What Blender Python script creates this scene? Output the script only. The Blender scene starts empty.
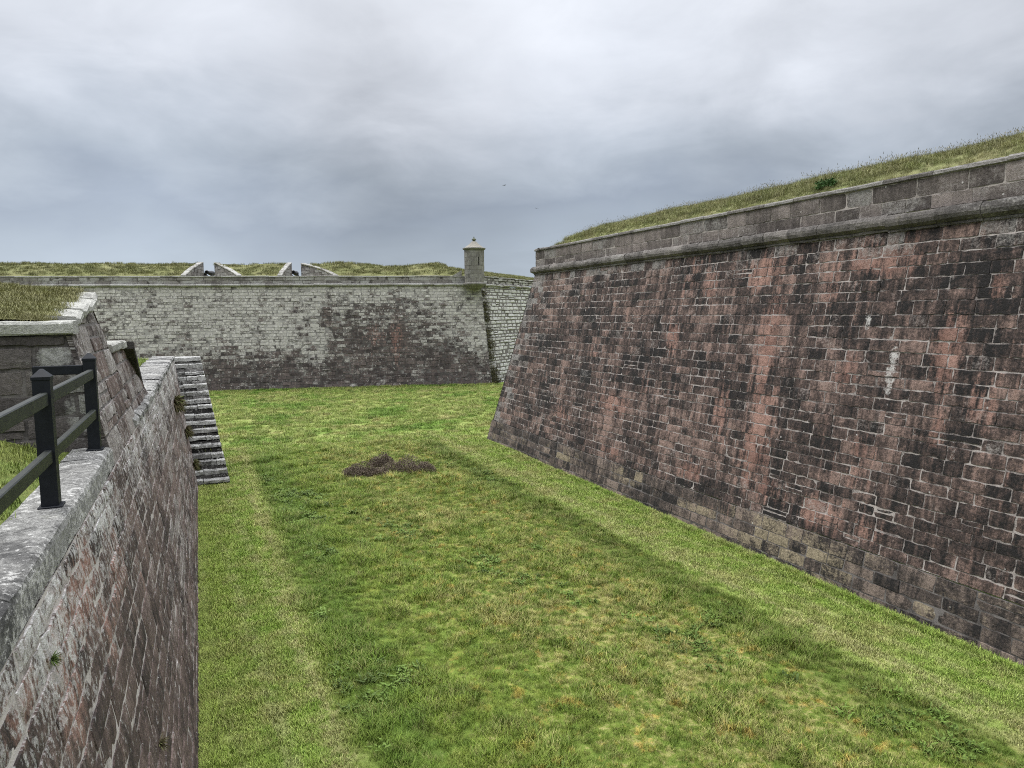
import bpy, math, random
import numpy as np
from mathutils import Matrix, Vector

random.seed(7)
RNG = np.random.default_rng(7)
scene = bpy.context.scene
COL = scene.collection

# ------------------------------------------------------------------ frames
# plan axes of the ditch: D runs along it, N across it (towards the long wall on the right)
D = np.array([-.402, .915]); D /= np.linalg.norm(D)
N = np.array([D[1], -D[0]])
EYE = 6.5


def nu(n, u, z=0.0):
    p = N * n + D * u
    return (p[0], p[1], z)


# ------------------------------------------------------------------ object helpers
def props(o, label=None, cat=None, group=None, kind=None):
    if label: o['label'] = label
    if cat: o['category'] = cat
    if group: o['group'] = group
    if kind: o['kind'] = kind
    return o


def thing(name, label, cat, loc=(0, 0, 0), rz=0.0, group=None):
    o = bpy.data.objects.new(name, None)
    COL.objects.link(o)
    o.location = loc
    o.rotation_euler = (0, 0, rz)
    o.empty_display_size = .2
    return props(o, label, cat, group)


def link(name, me, parent=None, world=False):
    o = bpy.data.objects.new(name, me)
    COL.objects.link(o)
    if parent is not None:
        o.parent = parent
        if world:   # geometry was written in world coordinates
            m = Matrix.Translation(parent.location) @ parent.rotation_euler.to_matrix().to_4x4()
            o.matrix_parent_inverse = m.inverted()
    return o


class MB:
    """Collects vertices, faces and per-vertex attributes of ONE mesh."""

    def __init__(s):
        s.v, s.f, s.rnd, s.mask, s.uvm, s.mi = [], [], [], [], [], []
        s.n = 0

    def add(s, v, f, rnd=(.5, .5, .5), mask=(0, 0, 0), uvm=None, mi=0):
        v = np.asarray(v, float)
        k = len(v)
        s.v.append(v)
        s.f += [tuple(i + s.n for i in q) for q in f]
        s.mi += [mi] * len(f)
        s.rnd.append(np.broadcast_to(np.asarray(rnd, float), (k, 3)))
        s.mask.append(np.broadcast_to(np.asarray(mask, float), (k, 3)))
        s.uvm.append(v if uvm is None else np.asarray(uvm, float))
        s.n += k

    def box(s, c, size, rot=None, bev=0.0, **kw):
        """box with chamfered edges"""
        hx, hy, hz = [x / 2 for x in size]
        b = min(bev, hx * .9, hy * .9, hz * .9)
        vs = []
        if b <= 0:
            for z in (-hz, hz):
                for x, y in ((-hx, -hy), (hx, -hy), (hx, hy), (-hx, hy)):
                    vs.append((x, y, z))
            fs = [(3, 2, 1, 0), (4, 5, 6, 7), (0, 1, 5, 4), (1, 2, 6, 5), (2, 3, 7, 6), (3, 0, 4, 7)]
        else:
            def ring(x, y, z, c):
                return [(-x + c, -y, z), (x - c, -y, z), (x, -y + c, z), (x, y - c, z), (x - c, y, z), (-x + c, y, z), (-x, y - c, z), (-x, -y + c, z)]
            vs = ring(hx - b, hy - b, -hz, b * .3) + ring(hx, hy, -hz + b, b) + ring(hx, hy, hz - b, b) + ring(hx - b, hy - b, hz, b * .3)
            fs = [tuple(range(7, -1, -1)), tuple(range(24, 32))]
            for k in range(3):
                for i in range(8):
                    j = (i + 1) % 8
                    fs.append((k * 8 + i, k * 8 + j, k * 8 + 8 + j, k * 8 + 8 + i))
        v = np.array(vs, float)
        if rot is not None:
            v = v @ np.array(rot).T
        s.add(v + np.array(c), fs, **kw)

    def lathe(s, prof, n=16, c=(0, 0, 0), rot=None, **kw):
        vs = []
        for r, z in prof:
            for i in range(n):
                a = 2 * math.pi * i / n
                vs.append((r * math.cos(a), r * math.sin(a), z))
        fs = []
        for k in range(len(prof) - 1):
            for i in range(n):
                j = (i + 1) % n
                fs.append((k * n + i, k * n + j, (k + 1) * n + j, (k + 1) * n + i))
        fs.append(tuple(range(n - 1, -1, -1)))
        fs.append(tuple(range((len(prof) - 1) * n, len(prof) * n)))
        v = np.array(vs, float)
        if rot is not None:
            v = v @ np.array(rot).T
        s.add(v + np.array(c), fs, **kw)

    def build(s, name, mats, parent=None, smooth=False, world=True):
        me = bpy.data.meshes.new(name)
        v = np.concatenate(s.v)
        me.from_pydata(v.tolist(), [], s.f)
        me.update()
        for nm, arr in (('rnd', s.rnd), ('mask', s.mask)):
            a = me.attributes.new(nm, 'FLOAT_COLOR', 'POINT')
            d = np.ones((len(v), 4), np.float32)
            d[:, :3] = np.concatenate(arr)
            a.data.foreach_set('color', d.ravel())
        a = me.attributes.new('uvm', 'FLOAT_VECTOR', 'POINT')
        a.data.foreach_set('vector', np.concatenate(s.uvm).astype(np.float32).ravel())
        if not isinstance(mats, (list, tuple)): mats = [mats]
        for m in mats: me.materials.append(m)
        me.polygons.foreach_set('material_index', np.array(s.mi, np.int32))
        if smooth:
            me.polygons.foreach_set('use_smooth', np.ones(len(me.polygons), bool))
        me.update()
        return link(name, me, parent, world)


# ------------------------------------------------------------------ node helpers
class NT:
    def __init__(s, tree):
        s.t = tree

    def node(s, typ, **kw):
        n = s.t.nodes.new(typ)
        for k, v in kw.items(): setattr(n, k, v)
        return n

    def put(s, sock, val):
        if isinstance(val, bpy.types.NodeSocket): s.t.links.new(val, sock)
        elif val is not None:
            if sock.type == 'RGBA' and not isinstance(val, (int, float)) and len(val) == 3: val = (*val, 1)
            sock.default_value = val

    def m(s, op, a, b=None, c=None, clamp=False):
        n = s.node('ShaderNodeMath', operation=op, use_clamp=clamp)
        for i, x in enumerate((a, b, c)):
            if x is not None: s.put(n.inputs[i], x)
        return n.outputs[0]

    def add(s, a, b): return s.m('ADD', a, b)
    def mul(s, a, b): return s.m('MULTIPLY', a, b)

    def ss(s, x, lo, hi, a=0.0, b=1.0, smooth=True):
        n = s.node('ShaderNodeMapRange', interpolation_type='SMOOTHSTEP' if smooth else 'LINEAR')
        s.put(n.inputs[0], x); s.put(n.inputs[1], lo); s.put(n.inputs[2], hi); s.put(n.inputs[3], a); s.put(n.inputs[4], b)
        return n.outputs[0]

    def mix(s, f, a, b, mode='MIX'):
        n = s.node('ShaderNodeMix', data_type='RGBA', blend_type=mode)
        n.clamp_factor = True
        s.put(n.inputs[0], f); s.put(n.inputs[6], a); s.put(n.inputs[7], b)
        return n.outputs[2]

    def noise(s, vec, scale=1.0, detail=4.0, rough=.55, dist=0.0):
        n = s.node('ShaderNodeTexNoise')
        s.put(n.inputs['Vector'], vec)
        n.inputs['Scale'].default_value = scale
        n.inputs['Detail'].default_value = detail
        n.inputs['Roughness'].default_value = rough
        n.inputs['Distortion'].default_value = dist
        return n.outputs[0]

    def voro(s, vec, scale, feature='F1', rand=1.0):
        n = s.node('ShaderNodeTexVoronoi', feature=feature)
        s.put(n.inputs['Vector'], vec)
        n.inputs['Scale'].default_value = scale
        n.inputs['Randomness'].default_value = rand
        return n

    def scale(s, vec, xyz):
        n = s.node('ShaderNodeVectorMath', operation='MULTIPLY')
        s.put(n.inputs[0], vec); n.inputs[1].default_value = xyz
        return n.outputs[0]

    def shift(s, vec, xyz):
        n = s.node('ShaderNodeVectorMath', operation='ADD')
        s.put(n.inputs[0], vec); s.put(n.inputs[1], xyz)
        return n.outputs[0]

    def dot(s, vec, xyz):
        n = s.node('ShaderNodeVectorMath', operation='DOT_PRODUCT')
        s.put(n.inputs[0], vec); n.inputs[1].default_value = xyz
        return n.outputs['Value']

    def attr(s, name, typ='GEOMETRY'):
        return s.node('ShaderNodeAttribute', attribute_name=name, attribute_type=typ)

    def sep(s, x):
        n = s.node('ShaderNodeSeparateXYZ'); s.put(n.inputs[0], x)
        return n.outputs

    def ramp(s, f, stops):
        n = s.node('ShaderNodeValToRGB')
        r = n.color_ramp
        while len(r.elements) < len(stops): r.elements.new(.5)
        for e, (p, c) in zip(r.elements, stops):
            e.position = p; e.color = (*c, 1)
        s.put(n.inputs[0], f)
        return n.outputs[0]

    def bump(s, h, strength=.5, dist=.02):
        n = s.node('ShaderNodeBump')
        s.put(n.inputs['Height'], h)
        n.inputs['Strength'].default_value = strength
        n.inputs['Distance'].default_value = dist
        return n.outputs[0]


def new_mat(name):
    m = bpy.data.materials.new(name)
    m.use_nodes = True
    nt = m.node_tree
    b = nt.nodes['Principled BSDF']
    b.inputs['Roughness'].default_value = .9
    b.inputs['Specular IOR Level'].default_value = .25
    return m, NT(nt), b


# ------------------------------------------------------------------ stone material
def stone_mat(name, dark=((.026, .023, .023), (.075, .058, .054), (.165, .122, .108)), reds=((.170, .098, .078), (.30, .180, .145)),
              white=(.52, .50, .47), pale=(.30, .285, .265), moss=None, red_bias=0.0, spot=0.0, mott=1.0, paleamt=1.0, per_stone=.5, fleck=0.0, crust=0.0, fscale=26):
    """rnd = three random numbers per stone; mask = (red stain, white lichen, pale wash); uvm = metres along / up the wall"""
    m, t, b = new_mat(name)
    rnd = t.sep(t.attr('rnd').outputs['Color'])
    msk = t.sep(t.attr('mask').outputs['Color'])
    P = t.attr('uvm').outputs['Vector']
    n0 = t.noise(P, .55, 5, .6)
    n1 = t.noise(P, 2.7, 9, .70)
    n2 = t.noise(P, 17, 7, .75)
    n3 = t.noise(t.scale(P, (2.1, .16, 1)), 1.0, 7, .65)
    n4 = t.noise(t.scale(P, (8.0, .8, 1)), 1.0, 8, .68)
    n5 = t.noise(P, 60, 4, .7)
    # black crust <-> bare brown stone
    v = t.add(t.mul(t.add(n1, -.5), 1.05 * mott), t.mul(t.add(n2, -.5), 1.1 * mott))
    v = t.add(v, t.add(t.add(t.mul(t.add(n4, -.5), 1.1 * mott), t.mul(t.add(n3, -.5), .7 * mott)), t.mul(t.add(n0, -.5), 1.0 * mott)))
    v = t.add(v, t.add(t.mul(t.add(rnd[0], -.5), per_stone), .50 - crust))
    base = t.ramp(v, [(.12, dark[0]), (.5, dark[1]), (.95, dark[2])])
    base = t.mix(1.0, base, t.ramp(n5, [(.3, (.72, .72, .72)), (.7, (1.3, 1.3, 1.3))]), 'MULTIPLY')
    # red sandstone laid bare where the crust has gone: streaks running down
    rv = t.add(t.add(msk[0], t.mul(t.add(n3, -.5), 1.25)), t.add(t.mul(t.add(n4, -.5), 1.25), t.mul(t.add(rnd[1], -.5), .14)))
    rv = t.add(rv, t.add(t.mul(t.add(n2, -.5), .55), t.mul(t.add(n1, -.5), .55)))
    rf = t.mul(t.ss(rv, .40 - red_bias, .82 - red_bias), .94)
    rc = t.mix(t.ss(t.add(t.mul(rnd[2], .5), t.mul(t.add(n1, -.25), 1.5)), .2, .95), reds[0], reds[1])
    rc = t.mix(1.0, rc, t.ramp(t.add(t.mul(n2, .6), t.mul(n5, .4)), [(.3, (.66, .66, .68)), (.7, (1.25, 1.22, 1.2))]), 'MULTIPLY')
    c = t.mix(rf, base, rc)
    # pale grey weathering
    pv = t.add(t.add(msk[2], t.mul(t.add(n1, -.5), 1.4)), t.add(t.mul(t.add(n2, -.5), 1.3), t.mul(t.add(rnd[1], -.5), .65)))
    pf = t.mul(t.ss(pv, .30, .86), .9 * paleamt)
    pc = t.mix(t.ss(t.add(t.mul(n2, .5), t.mul(n5, .5)), .36, .62), tuple(x * .45 for x in pale), pale)
    c = t.mix(pf, c, pc)
    # white lichen crusts and flecks
    wv = t.add(t.add(msk[1], t.mul(t.add(t.noise(P, 6.5, 8, .78), -.5), 2.3)), t.mul(t.add(n4, -.5), .8))
    wf = t.mul(t.ss(wv, .58, .84), .92)
    c = t.mix(wf, c, t.mix(t.ss(n5, .35, .65), tuple(x * .72 for x in white), white))
    if fleck:
        fv = t.noise(t.shift(t.scale(P, (1, .75, 1)), (5.1, 2.2, 0)), fscale, 4, .7)
        ff = t.ss(t.add(fv, t.add(t.mul(t.add(n1, -.5), .35), t.mul(msk[1], .25))), .60, .68)
        c = t.mix(t.mul(ff, fleck), c, white)
    if spot:
        vo = t.voro(t.shift(P, (3.3, 1.7, 0)), 7.0)
        sp = t.ss(t.add(vo.outputs['Distance'], t.mul(t.add(n2, -.5), .25)), .10, .19, 1, 0)
        sel = t.ss(t.sep(vo.outputs['Color'])[0], 1 - spot, 1 - spot + .02)
        c = t.mix(t.mul(t.mul(sp, sel), .85), c, white)
    if moss:
        mo = t.ss(t.noise(P, 1.6, 7, .7), .60, .72)
        c = t.mix(t.mul(mo, moss[3]), c, moss[:3])
    t.put(b.inputs['Base Color'], c)
    bh = t.add(t.add(t.mul(n2, 1.0), t.mul(n1, .8)), t.mul(n5, .5))
    t.put(b.inputs['Normal'], t.bump(bh, .85, .035))
    return m


def mortar_mat(name, col=(.36, .335, .315), dk=(.055, .047, .044), cover=.42):
    m, t, b = new_mat(name)
    P = t.attr('uvm').outputs['Vector']
    pale = t.sep(t.attr('mask').outputs['Color'])[2]
    f = t.add(t.noise(P, 1.3, 8, .7), t.mul(t.add(t.noise(P, 30, 4, .6), -.5), .35))
    f = t.add(f, t.mul(pale, .22))
    c = t.mix(t.ss(f, cover - .1, cover + .16), dk, col)
    t.put(b.inputs['Base Color'], c)
    t.put(b.inputs['Normal'], t.bump(t.noise(P, 60, 4, .6), .6, .01))
    return m


def simple_mat(name, c0, c1, scale=8.0, rough=.85, bump=.4, spec=.25, streak=None):
    m, t, b = new_mat(name)
    P = t.node('ShaderNodeTexCoord').outputs['Object']
    if streak: P = t.scale(P, streak)
    f = t.noise(P, scale, 7, .65)
    t.put(b.inputs['Base Color'], t.mix(t.ss(f, .3, .7), c0, c1))
    b.inputs['Roughness'].default_value = rough
    b.inputs['Specular IOR Level'].default_value = spec
    t.put(b.inputs['Normal'], t.bump(f, bump, .01))
    return m


# ------------------------------------------------------------------ stone walling
class Frame:
    """A battered wall face: o = foot point (plan), d = direction along, n = outward normal, b = batter (m in per m up)."""

    def __init__(s, o, d, n, b=0.0):
        s.o, s.d, s.n, s.b = np.array(o, float), np.array(d, float), np.array(n, float), b
        s.d /= np.linalg.norm(s.d); s.n /= np.linalg.norm(s.n)

    def P(s, u, v, out=0.0):
        u, v = np.asarray(u, float), np.asarray(v, float)
        k = (out - s.b * v)
        xy = s.o + u[..., None] * s.d + k[..., None] * s.n
        return np.concatenate([xy, v[..., None]], -1)


def courses(v0, v1, h, u0, u1, w, rng, split=.10):
    """Coursed rubble: rectangles of uneven courses, now and then one split into two thin stones."""
    out = []
    v = v0
    hs = []
    while v < v1 - 1e-6:
        x = rng.uniform(*h)
        if v + x > v1 - h[0] * .6: x = v1 - v
        hs.append((v, v + x)); v += x
    for a, b_ in hs:
        u = u0 - rng.uniform(0, w[0])
        while u < u1:
            x = rng.uniform(*w) * (.75 + .5 * (b_ - a) / np.mean(h))
            if rng.random() < split and b_ - a > .2:
                k = rng.uniform(.4, .6)
                out.append((u, u + x, a, a + (b_ - a) * k)); out.append((u, u + x, a + (b_ - a) * k, b_))
            else:
                out.append((u, u + x, a, b_))
            u += x
    return out


def stone_face(name, F, rects, uL, uR, mats, parent, mask=None, gap=.008, cell=.16, relief=.004, bev=.010, recess=.06,
               top=None, mort=.015, jit=.006, tone=None, vmin=None, vmax=None, rng=None, wob=0.0025):
    rng = rng or np.random.default_rng(hash(name) % 1000)
    mb = MB()
    if not callable(uL): uL = (lambda c: (lambda v: c + 0 * v))(uL)
    if not callable(uR): uR = (lambda c: (lambda v: c + 0 * v))(uR)
    for (a, b_, v0, v1) in rects:
        vm = (v0 + v1) / 2
        if b_ < uL(vm) + .06 or a > uR(vm) - .06: continue
        if top is not None and v0 > top((a + b_) / 2) - .03: continue
        a2, b2 = max(a, uL(vm) - .3), min(b_, uR(vm) + .3)
        if b2 - a2 < .05: continue
        na = max(1, int(round((b2 - a2) / cell))); nb = max(1, int(round((v1 - v0) / cell)))
        g = gap * rng.uniform(.55, 1.5); bv = bev * rng.uniform(.6, 1.5)
        g = min(g, (v1 - v0) * .2); bv = min(bv, (v1 - v0) * .2)
        us = np.concatenate([[a2 + g], np.linspace(a2 + g + bv, b2 - g - bv, na + 1), [b2 - g]])
        vs = np.concatenate([[v0 + g], np.linspace(v0 + g + bv, v1 - g - bv, nb + 1), [v1 - g]])
        U, V = np.meshgrid(us, vs)
        jj = rng.normal(0, jit, (nb + 3, na + 3, 2))
        jj[0] = jj[1]; jj[-1] = jj[-2]; jj[:, 0] = jj[:, 1]; jj[:, -1] = jj[:, -2]
        U = U + jj[..., 0]; V = V + jj[..., 1]
        r = bv * .7
        for i in (0, -1):
            for j in (0, -1):
                U[i, j] += r * (1 if j == 0 else -1); V[i, j] += r * (1 if i == 0 else -1)
        off = rng.normal(0, relief)
        off = np.clip(off, -min(relief * 1.2, mort * .4), relief * 2)
        O = off + rng.normal(0, relief * .5) * (U - (a2 + b2) / 2) / max(.3, b2 - a2) + rng.normal(0, relief * .5) * (V - vm) / max(.3, v1 - v0)
        O = O + rng.normal(0, wob, O.shape)
        O[1, :] -= bv * .45; O[-2, :] -= bv * .45; O[:, 1] -= bv * .45; O[:, -2] -= bv * .45
        O[0, :] = -recess; O[-1, :] = -recess; O[:, 0] = -recess; O[:, -1] = -recess
        if top is not None: V = np.minimum(V, top(U) - g)
        U = np.minimum(np.maximum(U, uL(V) + .004), uR(V) - .004)
        if vmin is not None: V = np.maximum(V, vmin)
        P = F.P(U.ravel(), V.ravel(), O.ravel())
        W = na + 3
        fs = [(j * W + i, j * W + i + 1, (j + 1) * W + i + 1, (j + 1) * W + i) for j in range(nb + 2) for i in range(na + 2)]
        rn = rng.random(3)
        if tone is not None: rn = np.clip(tone((a2 + b2) / 2, vm, rn), 0, 1)
        mk = np.zeros((U.size, 3)) if mask is None else mask(U.ravel(), V.ravel())
        uv = np.stack([U.ravel(), V.ravel(), np.full(U.size, rn[2] * .6)], -1)
        mb.add(P, fs, rn, mk, uv, 0)
    # mortar bed behind the stones
    vA = min(r_[2] for r_ in rects); vB = max(r_[3] for r_ in rects)
    nv = max(2, int((vB - vA) / .6)); vv = np.linspace(vA, vB, nv + 1)
    Lm, Rm = min(uL(vA), uL(vB)), max(uR(vA), uR(vB))
    nn = max(2, int((Rm - Lm) / .8))
    S, V = np.meshgrid(np.linspace(0, 1, nn + 1), vv)
    U = uL(V) + (uR(V) - uL(V)) * S
    if top is not None: V = np.minimum(V, top(U))
    P = F.P(U.ravel(), V.ravel(), np.full(U.size, -mort))
    W = nn + 1
    fs = [(j * W + i, j * W + i + 1, (j + 1) * W + i + 1, (j + 1) * W + i) for j in range(nv) for i in range(nn)]
    mb.add(P, fs, (.5, .5, .5), (0, 0, 0) if mask is None else mask(U.ravel(), V.ravel()), np.stack([U.ravel(), V.ravel(), 0 * U.ravel()], -1), 1)
    return mb.build(name, mats, parent, smooth=False)


def sweep(name, F, prof, u0, u1, w, mats, parent, rng, mask=None, cut0=None, cut1=None, jit=.006, gap=.006, seg=.25, ends=True, slope=None):
    """A run of moulded stones (cordon, coping): profile (out, v) swept along the wall in separate lengths."""
    mb = MB()
    prof = np.array(prof, float)
    k = len(prof)
    u = u0
    while u < u1 - .02:
        x = min(rng.uniform(*w), u1 - u)
        if u1 - (u + x) < w[0] * .4: x = u1 - u
        ns = max(1, int(x / seg))
        sec = np.linspace(u + gap, u + x - gap, ns + 1)
        o_, v_ = rng.normal(0, jit), rng.normal(0, jit * .7)
        V, P, UV = [], [], []
        for s_ in sec:
            wob = rng.normal(0, jit * .5, (k, 2))
            pr = prof + wob + (o_, v_)
            uu = np.full(k, s_)
            if cut0 is not None: uu = np.maximum(uu, cut0(pr[:, 0], pr[:, 1]))
            if cut1 is not None: uu = np.minimum(uu, cut1(pr[:, 0], pr[:, 1]))
            vv = pr[:, 1] + (slope(uu) if slope else 0)
            P.append(F.P(uu, vv, pr[:, 0] + F.b * (vv - pr[:, 1])))
            UV.append(np.stack([uu, vv, np.cumsum(np.r_[0, np.linalg.norm(np.diff(prof, axis=0), axis=1)])], -1))
        P = np.concatenate(P); UV = np.concatenate(UV)
        fs = []
        for a in range(ns):
            for i in range(k):
                j = (i + 1) % k
                fs.append((a * k + i, a * k + j, (a + 1) * k + j, (a + 1) * k + i))
        fs.append(tuple(range(k - 1, -1, -1))); fs.append(tuple(range(ns * k, ns * k + k)))
        mk = (0, 0, 0) if mask is None else mask(UV[:, 0], UV[:, 1])
        mb.add(P, fs, rng.random(3), mk, UV, 0)
        u += x
    return mb.build(name, mats, parent)


def blobs(lst):
    def f(u, v):
        s = np.zeros_like(u, float)
        for (cu, cv, ru, rv, w) in lst:
            s = np.maximum(s, w * np.clip(1.35 - np.sqrt(((u - cu) / ru) ** 2 + ((v - cv) / rv) ** 2), 0, 1))
        return s
    return f


def sstep(x, a, b):
    t = np.clip((x - a) / (b - a), 0, 1)
    return t * t * (3 - 2 * t)


# =================================================================== THE LONG WALL ON THE RIGHT (ravelin)
RB, RN0, RU = .20, 13.33, 33.6          # batter, foot offset, foot of the salient
RK = .283                               # arris leans back along the wall, per metre up
M_rav = stone_mat('ravelin_stone', dark=((.016, .0145, .014), (.070, .050, .043), (.235, .162, .134)), reds=((.165, .090, .070), (.320, .195, .155)), spot=.02, per_stone=.42, mott=1.40, crust=.07)
M_ravp = stone_mat('ravelin_plinth_stone', dark=((.017, .0155, .015), (.064, .051, .044), (.19, .148, .122)), mott=1.35, white=(.5, .48, .42), pale=(.33, .275, .185), red_bias=-.12, spot=.04)
M_trim = stone_mat('ravelin_trim_stone', dark=((.06, .055, .05), (.125, .114, .104), (.22, .20, .182)), red_bias=-.25, white=(.50, .49, .46), moss=(.14, .125, .05, .2))
M_mort = mortar_mat('lime_mortar', (.34, .305, .28), (.058, .048, .043), .445)
M_mortd = mortar_mat('dark_mortar', (.14, .128, .12), (.05, .045, .042), .5)

F_rav = Frame(N * RN0, D, -N, RB)
red_r = blobs([(10.0, 5.6, .45, 1.1, 1), (9.25, 6.9, .22, .45, .95), (9.2, 4.7, .35, .75, .9), (9.9, 3.9, .3, .7, .8), (15.2, 5.7, .55, 1.7, 1), (14.9, 3.0, .65, 1.7, 1),
               (12.6, 1.5, .9, .55, .9), (14.2, 1.7, .7, .5, .9), (22.4, 3.1, 1.6, .45, .95), (22.0, 1.4, .7, .3, .9), (19.6, 5.6, .4, .6, .85), (18.0, 7.2, .3, .8, .8), (16.6, 3.4, .4, 1.2, .8),
               (12.4, 5.0, .5, .5, .7), (13.3, 7.0, .3, .8, .7), (11.6, 3.0, .4, .9, .65), (20.6, 3.9, .6, .5, .8), (26.0, 2.2, .9, .4, .7), (17.5, 1.6, .7, .35, .8), (24.5, 5.0, .5, .5, .55),
               (8.0, 6.0, .5, 1.1, .8), (7.8, 3.6, .4, .6, .7), (11.0, 1.5, .6, .3, .6), (15.8, 7.5, .8, .6, .8), (12.0, 7.6, 1.5, .35, .55), (28.5, 3.5, .7, .7, .55)])
wht_r = blobs([(11.25, 5.1, .20, .85, .36), (12.1, 6.3, .16, .5, .28), (10.25, 7.0, .14, .5, .26), (9.5, 3.6, .12, .4, .2), (13.7, 6.6, .12, .5, .2), (26.9, 6.5, .15, .6, .24), (29.5, 6.9, .2, .7, .24), (16.9, 7.6, .2, .5, .2),
               (13.4, .7, 1.6, .4, .15), (20, 7.9, .3, .4, .2), (8.4, 5.2, .12, .4, .24)])


def mask_r(u, v):
    r = red_r(u, v) * .52 + .20 + .16 * sstep(v, 6.6, 8.0) * (1 - sstep(u, 18, 24)) + .05 * np.sin(u * 1.7) - .12 * sstep(u, 24, 31)
    w = wht_r(u, v) * 2.45 - .04 + .10 * sstep(v, 7.4, 8.2) + .14 * sstep(u, 31.6 - RK * v * .9, 33.4 - RK * v)
    p = .02 + .36 * sstep(v, 7.3, 8.3) + .30 * sstep(u + RK * v, 31.2, 33.2) + .10 * sstep(u, 18, 28) + .42 * blobs([(13.4, .9, 1.9, .9, 1), (15.2, 1.3, .6, .6, .7)])(u, v)
    return np.stack([r, w, p], -1)


def mask_rp(u, v):
    p = .04 + .58 * blobs([(13.2, .85, 2.6, 1.0, 1), (20.5, .7, 1.2, .5, .8), (17.2, .5, 1.0, .4, .6), (9.2, .6, .8, .4, .6), (26, .6, 1.5, .5, .6)])(u, v) + .10 * sstep(u, 18, 26)
    return np.stack([.16 + .3 * blobs([(16.0, .9, 2.5, .6, 1)])(u, v), -.04 + 0 * u, p], -1)


ravelin = thing('ravelin_wall', 'long battered wall of blackened and red stained stone along the right of the ditch', 'wall', nu(RN0, 20))
rng = np.random.default_rng(11)
uRr = lambda v: RU - RK * v
stone_face('scarp_face', F_rav, courses(1.08, 8.30, (.22, .315), 2.0, 33.6, (.30, .76), rng, .03), 2.0, uRr, [M_rav, M_mort], ravelin, mask_r, gap=.0068, cell=.11, relief=.006, jit=.008, bev=.008, mort=.0155, rng=rng)
F_ravp = Frame(N * (RN0 - .03), D, -N, RB)
stone_face('plinth', F_ravp, courses(-.15, 1.07, (.24, .33), 2.0, 33.6, (.34, .85), rng, .03), 2.0, lambda v: RU + .06 - RK * v, [M_ravp, M_mortd], ravelin, mask_rp, gap=.007, cell=.13, relief=.007, rng=rng)
tr = 8.30
cord = [(-.20, tr), (.04, tr), (.045, tr + .05), (.02, tr + .055), (.075, tr + .09), (.14, tr + .14), (.165, tr + .22), (.16, tr + .29), (.12, tr + .36), (.06, tr + .40), (-.20, tr + .41)]
cordF = Frame(N * (RN0 + RB * tr), D, -N, 0)


def mask_trim(u, v):
    return np.stack([0 * u - .2, .10 + .22 * sstep(v, tr + .22, tr + .4) + .12 * np.sin(u * 2.3) * np.sin(u * .9), .18 + .22 * np.sin(u * .8 + 1) + .15 * sstep(u, 20, 30)], -1)


e_c = RU - RK * tr
sweep('cordon', cordF, cord, 2.0, e_c + .2, (.8, 1.5), M_trim, ravelin, rng, mask_trim, cut1=lambda o, v: e_c + o * 1.4, jit=.010, gap=.004)
parF = Frame(N * (RN0 + RB * tr + .03), D, -N, 0)
M_par = stone_mat('ravelin_parapet_stone', dark=((.065, .055, .05), (.135, .115, .104), (.235, .20, .182)), per_stone=.7, red_bias=-.18, spot=.05)
stone_face('parapet', parF, courses(tr + .41, 9.42, (.29, .37), 2.0, e_c, (.5, 1.0), rng, .05), 2.0, e_c - .03, [M_par, M_mort], ravelin,
           lambda u, v: np.stack([0 * u, .06 + .22 * blobs([(9.5, 9.1, .9, .3, 1), (14, 9, .4, .2, 1), (11, 9.1, .4, .3, 1)])(u, v), .26 + .12 * np.sin(u * 1.1)], -1), gap=.006, cell=.15, relief=.006, rng=rng)
sweep('coping', parF, [(-.50, 9.42), (.02, 9.42), (.045, 9.44), (.045, 9.50), (.02, 9.535), (-.25, 9.56), (-.50, 9.56)], 2.0, e_c, (.9, 1.6), M_trim, ravelin, rng,
      lambda u, v: np.stack([0 * u - .2, .20 + 0 * u, .62 + 0 * u], -1), jit=.008)
# the other face of the salient
mW = N * .324 + D * .946
dW = N * .946 - D * .324
F_rav2 = Frame(N * RN0 + D * RU, dW, mW, RB)
uL2 = lambda v: .2828 * v * .95 + v * .0
def arris2(v):   # where the arris lies on the second face
    return (RB * v) * .946 + (RK * v) * .324
stone_face('scarp_face', F_rav2, courses(-.1, 8.30, (.26, .38), 0, 22, (.6, 1.2), rng, .05), arris2, 22, [M_rav, M_mort], ravelin, lambda u, v: np.stack([.12 + 0 * u, 0 * u, .2 + 0 * u], -1), cell=.5, rng=rng)
o2 = N * (RN0 + RB * tr) + D * e_c
cord2F = Frame(o2, dW, mW, 0)
sweep('cordon', cord2F, cord, -.3, 20, (.9, 1.6), M_trim, ravelin, rng, mask_trim, cut0=lambda o, v: -o * .72, jit=.008, seg=1)
par2F = Frame(o2 + N * .03 - D * .03, dW, mW, 0)
stone_face('parapet', par2F, courses(tr + .41, 9.42, (.29, .37), 0, 20, (.6, 1.1), rng, 0), .03, 20, [M_par, M_mort], ravelin, lambda u, v: np.stack([0 * u, 0 * u, .3 + 0 * u], -1), cell=.5, rng=rng)
sweep('coping', par2F, [(-.50, 9.42), (.02, 9.42), (.045, 9.44), (.045, 9.50), (.02, 9.535), (-.25, 9.56), (-.50, 9.56)], .06, 20, (.9, 1.6), M_trim, ravelin, rng, jit=.004, seg=1)

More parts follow.
